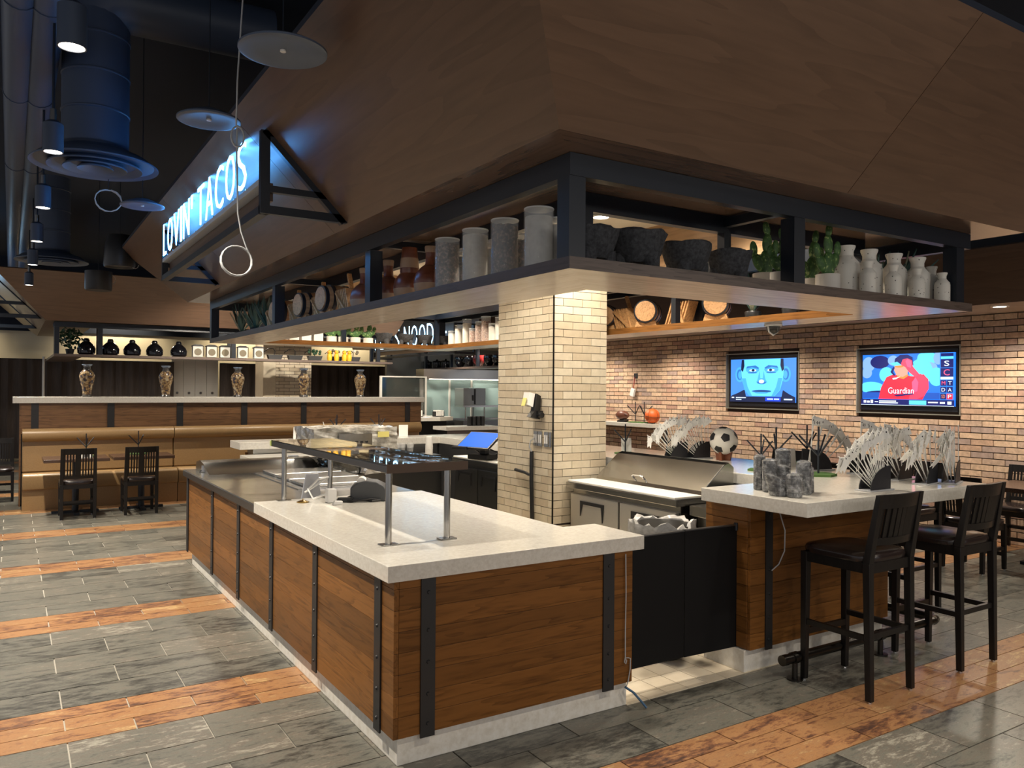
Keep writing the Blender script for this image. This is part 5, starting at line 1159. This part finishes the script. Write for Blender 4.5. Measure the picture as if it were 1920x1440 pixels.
def draw1(shape, ell, text):
    bg, f1, f2, f3, dk, wh_, bl = em_('t_bg', (62, 128, 226)), em_('t_f1', (96, 196, 252)), em_('t_f2', (66, 158, 232)), em_('t_f3', (38, 104, 178)), em_('t_dk', (12, 26, 62)), em_('t_wh', (210, 236, 255)), em_('t_bl', (20, 60, 210))
    shape('picture', rc(-1, -1, 1, 1), bg)
    shape('picture', [(-.98, -.72), (-.78, -.60), (-.55, -.42), (-.50, -.76), (-.98, -.76)], dk); shape('picture', [(.62, -.44), (.80, -.62), (.98, -.76), (.58, -.76)], dk)
    for s in (-1, 1): ell('picture', s*.70, .28, .15, .36, f2); ell('picture', s*.71, .28, .09, .26, f3); ell('picture', s*.695, .26, .06, .18, f2)
    shape('picture', [(-.62, .98), (.62, .98), (.66, .55), (.62, .0), (.54, -.45), (.38, -.72), (-.38, -.72), (-.54, -.45), (-.62, .0), (-.66, .55)], f1)
    shape('picture', [(-.64, .98), (-.56, .98), (-.55, .68), (-.60, .40), (-.66, .5)], dk); shape('picture', [(.64, .98), (.56, .98), (.55, .68), (.60, .40), (.66, .5)], dk)
    for s in (-1, 1):
        ell('picture', s*.29, .50, .21, .16, f2); shape('picture', [(s*.08, .58), (s*.2, .70), (s*.46, .66), (s*.5, .56), (s*.3, .62), (s*.12, .53)], f3)
        ell('picture', s*.28, .47, .11, .055, wh_); ell('picture', s*.27, .475, .05, .058, dk); ell('picture', s*.29, .36, .15, .03, f3)
        shape('picture', [(s*.62, .1), (s*.54, -.45), (s*.38, -.72), (s*.30, -.72), (s*.44, -.3), (s*.5, .1)], f2)
    shape('picture', [(-.06, .45), (-.12, .05), (-.16, -.08), (-.05, -.18), (.07, -.18), (.17, -.08), (.12, .05), (.06, .45), (.04, .1), (-.04, .1)], f2)
    ell('picture', .0, -.10, .14, .07, f3); ell('picture', .0, -.05, .08, .09, wh_)
    ell('picture', .0, -.50, .30, .07, f3); ell('picture', .0, -.575, .20, .035, f2); ell('picture', .02, -.49, .27, .022, dk)
    shape('picture', rc(-1, -1, 1, -.75), dk); shape('picture', rc(.12, -.95, .58, -.78), bl)
    for a, b_, c, d in ((-.94, -.83, -.86, -.78), (-.80, -.83, -.48, -.79), (-.80, -.91, -.62, -.88), (.18, -.88, .36, -.83), (.39, -.88, .54, -.83), (.68, -.89, .92, -.83)): shape('picture', rc(a, b_, c, d), wh_)
tv(1, 'left television showing a blue tinted close-up of a face', draw1)
def draw2(shape, ell, text):
    bg, cy, nv, rd, sk, pk, wh_, or_ = em_('u_bg', (30, 110, 235)), em_('u_cy', (90, 205, 245)), em_('u_nv', (12, 22, 92)), em_('u_rd', (245, 40, 62)), em_('u_sk', (196, 150, 130)), em_('u_pk', (255, 88, 128)), em_('u_wh', (225, 242, 255)), em_('u_or', (222, 130, 60))
    sl = em_('u_sl', (120, 160, 210))
    shape('picture', rc(-1, -1, 1, 1), bg)
    for a, b_, c, d, m_ in ((-.86, .62, .15, .3, sl), (-.9, .28, .12, .22, sl), (-.6, .7, .22, .26, nv), (-.3, .75, .12, .2, sl), (-.45, .2, .16, .3, cy), (.42, .8, .2, .3, cy), (.5, .45, .14, .2, sl), (.62, .1, .16, .35, cy), (-.8, -.3, .3, .22, cy), (.3, .3, .25, .5, cy), (-.55, -.55, .4, .12, nv), (.66, .8, .1, .25, sl)): ell('picture', a, b_, c, d, m_)
    shape('picture', rc(-1, -.74, .7, -.5), em_('u_dp', (24, 78, 170)))
    shape('picture', [(-.62, -.76), (-.56, -.3), (-.44, .1), (-.30, .20), (-.12, .16), (.2, .12), (.36, .2), (.46, .0), (.47, -.3), (.40, -.55), (.34, -.76)], rd)
    shape('picture', [(.18, .12), (.30, .22), (.46, .02), (.47, -.35), (.38, -.62), (.22, -.76), (.05, -.76), (.12, -.3)], em_('u_r2', (238, 62, 92)))
    shape('picture', [(-.20, .08), (-.22, .28), (-.02, .3), (.05, .16), (-.06, .02)], or_)
    shape('picture', [(-.26, .56), (-.27, .36), (-.22, .18), (-.08, .10), (.02, .2), (.06, .6)], sk); ell('picture', -.16, .52, .1, .05, or_)
    shape('picture', [(-.27, .54), (-.25, .82), (-.14, .96), (.02, .97), (.13, .86), (.15, .55), (.0, .58)], nv); shape('picture', [(-.36, .64), (-.27, .54), (-.1, .56), (-.2, .70)], cy)
    shape('picture', [(-.29, .5), (-.35, .3), (-.27, .14), (-.24, .18), (-.29, .3), (-.25, .48)], nv)
    shape('picture', [(-.12, .58), (-.08, .78), (.02, .82), (.12, .74), (.14, .5), (.28, .2), (.20, .08), (.06, .28), (-.02, .48)], em_('u_hd', (250, 66, 96))); shape('picture', [(-.02, .72), (.03, .80), (.11, .70), (.10, .45), (.02, .5)], pk)
    shape('picture', [(.12, -.1), (.2, .08), (.26, -.1), (.24, -.45), (.14, -.5)], pk)
    shape('picture', [(-.30, .06), (-.22, .08), (-.12, .13), (-.22, .02), (-.29, -.0)], wh_)
    text('Guardian', -.40, -.56, .56, .24, nv); text('Guardian', -.395, -.545, .56, .24, wh_); shape('picture', [(-.28, -.60), (.14, -.53), (.16, -.57), (-.2, -.66)], nv)
    shape('picture', rc(.70, -.78, .99, 1), em_('u_s0', (40, 120, 220))); shape('picture', rc(.72, .86, .97, .97), nv); shape('picture', rc(.72, .76, .97, .85), cy)
    shape('picture', rc(.72, .44, .97, .75), nv); text('S', .79, .50, .10, .19, wh_); shape('picture', rc(.72, .10, .97, .42), nv); text('C', .78, .15, .12, .22, pk); shape('picture', rc(.72, .0, .97, .09), wh_)
    for r_, row in enumerate((('M', 'T'), ('D', 'A'), ('SD', 'P'))):
        for c_, s in enumerate(row):
            u, v = .72+.128*c_, -.24-.25*r_; shape('picture', rc(u, v, u+.118, v+.21), nv if (r_, c_) != (2, 1) else rd); text(s, u+.025, v+.04, .07, .13, wh_ if (r_, c_) not in ((0, 0), (2, 0)) else (pk if r_ == 0 else or_))
    shape('picture', rc(-1, -1, 1, -.77), nv); shape('picture', rc(.08, -.96, .44, -.80), cy)
    for a, b_, c, d in ((-.94, -.92, -.88, -.82), (-.86, -.92, -.80, -.84), (-.78, -.93, -.72, -.80), (-.68, -.89, -.60, -.86), (-.58, -.86, -.2, -.82), (-.58, -.93, -.16, -.89), (.48, -.89, .68, -.84), (.72, -.91, .82, -.84), (.87, -.93, .95, -.82)): shape('picture', rc(a, b_, c, d), wh_)
    shape('picture', rc(-1, -1.0, 1, -.985), wh_)
tv(0, 'right television showing a baseball player in a red jersey', draw2)
# ------------------------------------------------------------------ noodle kiosk behind the booth
n2 = thing('noodle_canopy', 'dark wood canopy of the farther kiosk behind the booth', 'canopy', (3.5, 17, 2.68))
B0, B1, B2, B3 = (.45, 14.55, 2.68), (6.45, 14.55, 2.68), (6.45, 19.5, 2.68), (.45, 19.5, 2.68)
U0, U1, U2, U3 = (-.25, 13.85, 3.38), (6.6, 13.85, 3.38), (6.6, 20.2, 3.38), (-.25, 20.2, 3.38)
for k, (q, m_) in enumerate((([B0, B1, U1, U0], 'canopy_x'), ([B3, B0, U0, U3], 'canopy_y'), ([B1, B2, U2, U1], 'canopy_y'))): put('panel', G().slab(q, -.02), m_, n2, world=True)
put('soffit_board', G().box(.45, 14.55, 2.685, 6.45, 15.4, 2.70), 'canopy_x', n2, world=True); put('soffit_board', G().box(.45, 15.4, 2.685, 1.2, 19.5, 2.70), 'canopy_y', n2, world=True)
put('inner_ceiling', G().box(1.2, 15.4, 2.95, 6.45, 19.5, 2.98), 'ceiling_cream', n2, world=True); put('inner_wall', G().box(1.2, 15.38, 2.70, 6.45, 15.40, 2.98), 'canopy_x', n2, world=True)
s2 = thing('noodle_shelf_frame', 'hanging shelf in a black frame along the farther kiosk', 'shelf', (3.5, 15, 2.12))
put('shelf_board', G().box(.58, 14.78, 2.12, 6.5, 15.2, 2.16), 'shelf_edge_x', s2, world=True); put('shelf_board', G().box(.58, 15.2, 2.12, 1.0, 18.5, 2.16), 'shelf_edge_y', s2, world=True)
put('beam', G().box(.58, 14.78, 2.60, 6.5, 14.86, 2.68), 'black_metal_lit_blue', s2, world=True); put('beam', G().box(.58, 15.12, 2.62, 6.5, 15.2, 2.68), 'black_metal_lit_blue', s2, world=True)
for x in (.62, 1.25, 3.40, 6.2): put('post', G().box(x-.035, 14.79, 2.16, x+.035, 14.86, 2.60), 'black_metal_lit_blue', s2, world=True); put('post', G().box(x-.03, 15.13, 2.16, x+.03, 15.19, 2.62), 'black_metal_lit_blue', s2, world=True)
def rn(i, n): return (['leftmost']+['%s from the left' % q for q in ORD[1:n-1]]+['rightmost'])[i]
bj = None
for k, x in enumerate((1.06, 1.42, 1.757, 2.111, 2.503)):
    if bj is None:
        bj = thing('black_jar', 'x', 'jar', (x, 15, 2.16), 0, 'black jars on the far shelf'); put('body', G().lathe([(.10, 0), (.135, .03), (.14, .10), (.115, .16), (.06, .215), (.045, .225)], 24), 'lacquer_black', bj, 40); put('knob', G().lathe([(.045, .222), (.05, .24), (.035, .275), (1e-4, .28)], 18), 'lacquer_black', bj, 40); o = bj
    else: o = dup(bj, (x, 15, 2.16))
    o['label'] = 'rounded glossy black lidded jar, %s of five on the far kiosk shelf' % rn(k, 5)
lb_ = None
for k, x in enumerate((2.815, 3.052, 3.284, 3.596, 3.886)):
    if lb_ is None:
        lb_ = thing('lantern_box', 'x', 'lantern', (x, 15, 2.16), 0, 'lantern boxes on the far shelf'); put('box', G().box(-.085, -.06, .01, .085, .06, .20), 'pot_white', lb_, bev=.006); put('medallion', G().cyl((0, -.062, .10), (0, -.068, .10), .062, n=24), 'medallion', lb_, 40); put('roof', G().poly([(-.1, .20), (.1, .20), (.09, .215), (.05, .235), (-.05, .235), (-.09, .215)], -.065, .065, 'y'), 'black_plastic', lb_)
        for s in (-1, 1): put('cord', G().cyl((s*.095, -.065, .21), (s*.095, -.065, .03), .005, n=6), 'black_plastic', lb_)
        o = lb_
    else: o = dup(lb_, (x, 15, 2.16))
    o['label'] = 'white lantern box with round medallion, %s on the far shelf' % rn(k, 5)
for k, (x, kind) in enumerate(((4.193, 0), (4.578, 0), (4.963, 1), (5.37, 2), (5.74, 2))):
    t = thing('planter_tray', ['black planter tray with a bare bent twig, left one', 'black planter tray with a bare bent twig, right one', 'black planter tray with green stems beside the yellow pots', 'black planter tray behind yellow pots, middle', 'black planter tray behind yellow pots, at the shelf end'][k], 'planter', (x, 15, 2.16), 0, 'planter trays on the far shelf')
    put('tray', G().poly([(-.11, 0), (.11, 0), (.14, .09), (-.14, .09)], -.06, .06, 'y'), 'black_plastic', t)
    put('twig', G().tube([(0, 0, .09), (.01, 0, .16), (-.03, .0, .21), (-.12, 0, .20), (-.2, 0, .14)], .008, 6), 'ebony', t, 40)
    rnd = random.Random(k)
    if kind:
        for q in range(9):
            c = (rnd.uniform(-.12, .12), rnd.uniform(-.03, .03), rnd.uniform(.13, .22)); put('blossom', G().ball(c, .028, 8, 6), 'leaf' if kind == 1 else ('pot_white' if q % 2 else 'medallion'), t, 60)
for k, (x, zz) in enumerate(((5.22, .0), (5.36, .05), (5.52, .0), (5.62, .03))):
    t = thing('yellow_figure', ORD[k]+' yellow bird shaped pot from the left on the far shelf', 'figurine', (x, 14.88, 2.16), 0, 'yellow figures'); put('body', G().lathe([(.04, 0), (.05, .06), (.045, .12), (.025, .15), (1e-4, .155)], 14), 'yellow', t, 50); put('head', G().ball((0, 0, .17), .04, 12, 8), 'yellow', t, 60); put('beak', G().cyl((-.03, -.02, .17), (-.06, -.03, .165), .012, .003, 8), 'orange_fill', t)
t = thing('leafy_plant', 'dark green bushy plant at the left end of the far kiosk shelf', 'plant', (.82, 15.02, 2.16)); rnd = random.Random(5)
put('pot', G().lathe([(.05, 0), (.07, .09), (1e-4, .085)], 14), 'black_plastic', t, 40); g = G()
for q in range(160):
    a, b_, r_ = rnd.uniform(0, 6.28), rnd.uniform(-1, 1), .19*rnd.random()**.4; s_ = math.sqrt(1-b_*b_); c = Vector((r_*s_*math.cos(a), r_*s_*math.sin(a)*.8, .27+r_*b_)); u = Vector((rnd.uniform(-1, 1), rnd.uniform(-1, 1), rnd.uniform(-1, 1))).normalized()*.045; v = u.cross(Vector((.3, .5, .8))).normalized()*.022
    g.add([c-u, c+v, c+u, c-v], [(0, 1, 2, 3)])
stuff(put('foliage', g, 'leaf', t)); put('stem', G().cyl((0, 0, .08), (0, 0, .25), .012, n=6), 'ebony', t)
bc = thing('far_brick_column', 'cream brick column beyond the booth partition', 'column', (4.7, 16.2, 0)); put('core', G().box(4.262, 16.012, 0, 5.23, 16.6, 2.68), 'dark_grout', bc, world=True)
for j in range(20):
    z = 1.35+.0685*j
    for i in range(5):
        a, b_ = max(4.50-.25+.21*i+(.105 if j % 2 else 0), 4.50), min(4.50-.25+.21*(i+1)+(.105 if j % 2 else 0), 5.23)
        if b_-a > .03: put('brick', G().box(a+.004, 16.0, z+.004, b_-.004, 16.012, z+.0645), 'column_brick', bc, world=True, loc=((a+b_)/2-4.7, -.2, z))
put('side_face', G().box(4.25, 16.0, 0, 4.262, 16.6, 2.68), 'column_brick', bc, world=True); put('left_face', G().box(4.262, 16.002, 0, 4.50, 16.012, 2.68), 'column_brick', bc, world=True)
for k, (x, y) in enumerate(K_BACK):
    downlight(x, y, 2.94 if x < 6.5 else 2.6, 'far recessed downlight '+['above the leftmost far jars', 'above the lantern boxes', 'behind the leafy plant', 'before the white doors', 'at the back of the kitchen', 'above the oven', 'above the kitchen glass', 'above the yellow figures'][k], W_BACK, 150, 'far downlights')

# side frame of the far kiosk sign at the left picture edge
t = thing('noodle_sign_frame', 'black steel sign frame jutting from the far kiosk at the left edge', 'sign frame', (-.4, 16, 2.7))
for y in (14.9, 17.6):
    put('arm', G().box(-.78, y-.025, 2.72, .42, y+.025, 2.78), 'black_metal_lit_blue', t, world=True); put('arm', G().box(-.78, y-.025, 2.93, .2, y+.025, 2.98), 'black_metal_lit_blue', t, world=True); put('post', G().box(-.80, y-.03, 2.7, -.74, y+.03, 3.32), 'black_metal_lit_blue', t, world=True); put('brace', G().bar((-.2, y, 3.33), (.40, y, 2.74), .05, .04), 'black_metal_lit_blue', t, world=True)
put('rail', G().box(-.80, 14.9, 2.7, -.74, 17.6, 2.76), 'black_metal_lit_blue', t, world=True); put('letter_bar', G().box(-.80, 15.0, 2.95, -.77, 17.4, 3.25), 'sign_glow_far', t, world=True)

# ------------------------------------------------------------------ kitchen at the back right
k3 = thing('kitchen_canopy', 'dark canopy over the far kitchen carrying the noodle sign', 'canopy', (8.7, 16, 2.5))
put('fascia', G().box(7.45, 12.95, 2.62, 7.5, 19.5, 3.4), 'canopy_y', k3, world=True); put('ceiling_panel', G().box(7.5, 12.95, 2.62, 10.9, 19.5, 2.66), 'ceiling_cream', k3, world=True); put('fascia', G().box(7.5, 12.95, 2.62, 10.9, 13.0, 3.4), 'canopy_x', k3, world=True)
sign('lets_noodle_sign', "LET'S NOODLE", 7.0, 16.9, 13.4, 2.50, .43, lambda z: 7.452, "far glowing white sign reading LET'S NOODLE beyond the kiosk shelf", 'sign_glow_far')
t = thing('kitchen_shelf', 'dark hanging shelf of bowls and pots over the far kitchen', 'shelf', (8.55, 16.4, 2.07))
put('board', G().box(8.38, 13.4, 2.07, 8.78, 19.2, 2.115), 'shelf_edge_y', t, world=True)
for y in (13.6, 14.7, 15.9, 17.2, 18.9): put('post', G().box(8.40, y-.03, 2.115, 8.46, y+.03, 2.62), 'black_metal_lit_blue', t, world=True)
for k, y in enumerate((13.75, 14.05, 14.40, 14.85, 15.25, 15.7)):
    t = thing('dark_bowl', 'round dark lacquer bowl, %s on the far kitchen shelf' % (ORD[k]+' from the column'), 'bowl', (8.55, y, 2.115), 0, 'dark bowls'); put('bowl', G().lathe([(.05, 0), (.06, .01), (.12, .09), (.135, .17), (.12, .24), (.10, .24), (.11, .17), (1e-4, .03)], 24), 'lacquer_black' if k % 3 else 'bowl_red', t, 40); put('rim', G().lathe([(.10, .24), (.12, .24), (.12, .247), (.10, .247)], 24), 'bowl_red', t, 40)
for k, y in enumerate((16.4, 16.85, 17.35, 17.9, 18.45)):
    t = thing('dark_pot', 'small dark lidded pot, %s on the far kitchen shelf' % (ORD[k]+' from the bowls'), 'pot', (8.55, y, 2.115), 0, 'dark pots'); put('body', G().lathe([(.10, 0), (.11, .02), (.11, .14), (.10, .15)], 20), 'lacquer_black', t, 40); put('lid', G().lathe([(.115, .15), (.10, .17), (.03, .185), (.02, .21), (1e-4, .215)], 20), 'lacquer_black', t, 40)
t = thing('glass_partition', 'greenish glass kitchen partition with white posts and steel header', 'partition', (8.6, 15.6, 0))
put('header', G().box(7.55, 15.5, 1.85, 9.6, 15.9, 2.06), 'steel_x', t, world=True); put('light_strip', G().box(7.7, 15.52, 1.835, 9.5, 15.55, 1.849), 'lamp_glow_dim', t, world=True)
for a, b_ in ((7.62, 8.22), (8.24, 8.78), (8.80, 9.5)): put('pane', G().box(a, 15.61, .98, b_, 15.615, 1.835), 'partition_glass', t, world=True)
for x in (7.57, 8.23, 8.79): put('post', G().box(x-.02 if x > 7.6 else x-.06, 15.59, .0 if x < 7.6 else .98, x+.02, 15.63, 1.85), 'door_white', t, world=True)
put('low_wall', G().box(7.6, 15.56, 0, 9.5, 15.66, .975), 'steel_x', t, world=True)
tag(put('kitchen_back_wall', G().box(7.5, 17.4, 0, 11, 17.5, 2.62).shift(-9, -17.4, 0), 'oven_steel', None, loc=(9, 17.4, 0)), 'stainless clad wall seen through the kitchen glass', 'wall')
t = thing('oven', 'stainless oven with a dark door edge behind the kitchen counter', 'oven', (8.25, 15.0, 0)); put('body', G().box(8.2, 14.9, 1.28, 8.75, 15.3, 1.65), 'oven_steel', t, world=True, bev=.006); put('door_edge', G().box(8.46, 14.893, 1.30, 8.50, 14.899, 1.63), 'black_plastic', t, world=True); put('handle', G().box(8.42, 14.87, 1.38, 8.435, 14.899, 1.50), 'black_plastic', t, world=True); put('stand', G().box(8.2, 14.9, 1.24, 9.4, 15.3, 1.279), 'steel_x', t, world=True); put('base_unit', G().box(8.2, 14.9, 0, 9.4, 15.3, .95), 'steel_dark', t, world=True)
put('oven_cabinet', G().box(8.52, 14.95, 1.285, 9.3, 15.25, 1.66), 'partition_glass', t, world=True)
for x in (8.28, 8.75): put('stand_leg', G().cyl((x, 14.95, .95), (x, 14.95, 1.24), .015, n=10), 'steel', t, 40, world=True)
t = thing('noodle_counter', 'stone topped counter with dark front holding the napkin boxes', 'counter', (7.0, 14.0, 0)); put('front', G().box(6.45, 14.05, 0, 7.35, 14.6, 1.0), 'black_matte', t, world=True); put('stone_top', G().poly([(6.3, 13.85), (7.1, 13.85), (7.5, 14.05), (7.5, 14.7), (6.3, 14.7)], 1.001, 1.08), 'stone', t, world=True, bev=.003)
for k, x in enumerate((6.75, 7.22)):
    t = thing('napkin_box', ['left black napkin box with white napkins on the far counter', 'right black napkin box with white napkins on the far counter'][k], 'napkin box', (x, 14.15, 1.081)); put('box', G().box(-.10, -.07, 0, .10, .07, .10), 'black_plastic', t, bev=.004)
    for q in range(4): put('napkins', G().box(-.085+.044*q, -.074, .015, -.05+.044*q, .06, .125), 'paper', t)
t = thing('faucet', 'curved white metal faucet at the left end of the far counter', 'faucet', (6.45, 14.3, 1.08)); put('spout', G().tube([(0, 0, 0), (0, 0, .12), (-.02, 0, .17), (-.07, 0, .18), (-.12, 0, .15)], .016, 8), 'chrome', t, 40); put('lever', G().cyl((0, 0, .1), (.06, 0, .14), .01, n=8), 'chrome', t, 40)
t = thing('lower_counter', 'lower stone counter with dark canisters right of the napkin counter', 'counter', (7.9, 13.6, 0)); put('body', G().box(7.0, 13.35, 0, 8.1, 13.8, .84), 'steel_dark', t, world=True); put('stone_top', G().box(6.95, 13.3, .841, 8.15, 13.85, .91), 'stone', t, world=True, bev=.003)
for k in range(4): t = thing('dark_canister', ORD[k]+' dark tall canister from the left by the brick column edge', 'canister', (7.62+.10*k, 13.6, .911), 0, 'dark canisters'); put('body', G().cyl((0, 0, 0), (0, 0, .17), .045, n=18), 'black_plastic', t, 40); put('lid', G().cyl((0, 0, .171), (0, 0, .185), .046, n=18), 'steel_dark', t, 40)
t = thing('glass_cabinet', 'white framed dark glass display behind the partition cap', 'cabinet', (6.8, 14.9, 0)); put('base', G().box(6.32, 14.88, 0, 7.28, 15.2, 1.0), 'steel_dark', t, world=True); put('glass', G().box(6.32, 14.9, 1.1, 7.28, 14.906, 1.86), 'dark_glass', t, world=True)
for g in (G().box(6.28, 14.88, 1.86, 7.32, 14.93, 1.885), G().box(6.28, 14.88, 1.0, 6.32, 14.93, 1.86), G().box(7.28, 14.88, 1.0, 7.32, 14.93, 1.86)): put('frame', g, 'door_white', t, world=True)

# ------------------------------------------------------------------ curtains and doors along the far wall
def curtain(x0, x1, y, z1, label):
    g = G(); n = int((x1-x0)/.035); rnd = random.Random(int(x0*10)); ph = 0; top = []; bot = []
    for i in range(n+1):
        ph += rnd.uniform(.5, 1.3); d = .05*math.sin(ph); x = x0+(x1-x0)*i/n
        top.append((x, y+d*.5, z1)); bot.append((x, y+d, .02))
    vs = top+bot+[(a, b+.006, c) for a, b, c in top+bot]; m_ = n+1
    fs = [[i, i+1, m_+i+1, m_+i] for i in range(n)]+[[2*m_+i, 3*m_+i, 3*m_+i+1, 2*m_+i+1] for i in range(n)]+[[i, 2*m_+i, 2*m_+i+1, i+1] for i in range(n)]
    t = thing('curtain', label, 'curtain', ((x0+x1)/2, y, 0), 0, 'far curtains'); put('drape', g.add(vs, fs), 'curtain', t, 50, world=True); put('rod', G().cyl((x0, y, z1), (x1, y, z1), .012, n=8), 'black_metal_lit_blue', t, world=True)
for a, b_, lb in ((-3.2, -.15, 'dark brown curtain at the left picture edge, reaching the floor'), (-.2, 1.35, 'dark brown curtain left of the thin pale pole'), (1.3, 3.34, 'dark brown curtain behind the leftmost vase'), (4.40, 6.05, 'dark brown curtain between white doors and far brick column'), (6.0, 9.4, 'dark brown curtain behind the rightmost vase')): curtain(a, b_, 20.6, 2.22, lb)
t = thing('folding_door', 'white folding door panels between the dark curtains', 'door', (3.87, 20.9, 0))
for k in range(4): p = put('door_leaf', G().box(3.33+.275*k, 20.9, 0, 3.60+.275*k, 20.94, 2.3), 'door_white', t, world=True, bev=.004); put('lock', G().cyl((3.46+.275*k, 20.9, 1.48), (3.46+.275*k, 20.88, 1.48), .03, n=14), 'steel_dark', p, 40, world=True)
tag(put('pale_pole', G().cyl((0, 0, 0), (0, 0, 2.25), .025, n=10), 'door_white', None, 40, loc=(.58, 19.5, 0)), 'thin pale vertical pole in front of the dark curtains', 'pole')
dup(chair, (-.15, 13.35, 0), PI, 'chair half hidden behind the left end of the booth partition')
for x in (-1.5, 2.2, 5.2, 8.0): spot((x, 21.0, 3.6), 140, 120, .6, (1, .82, .55), (0, .55, -1), .1, 'valance')
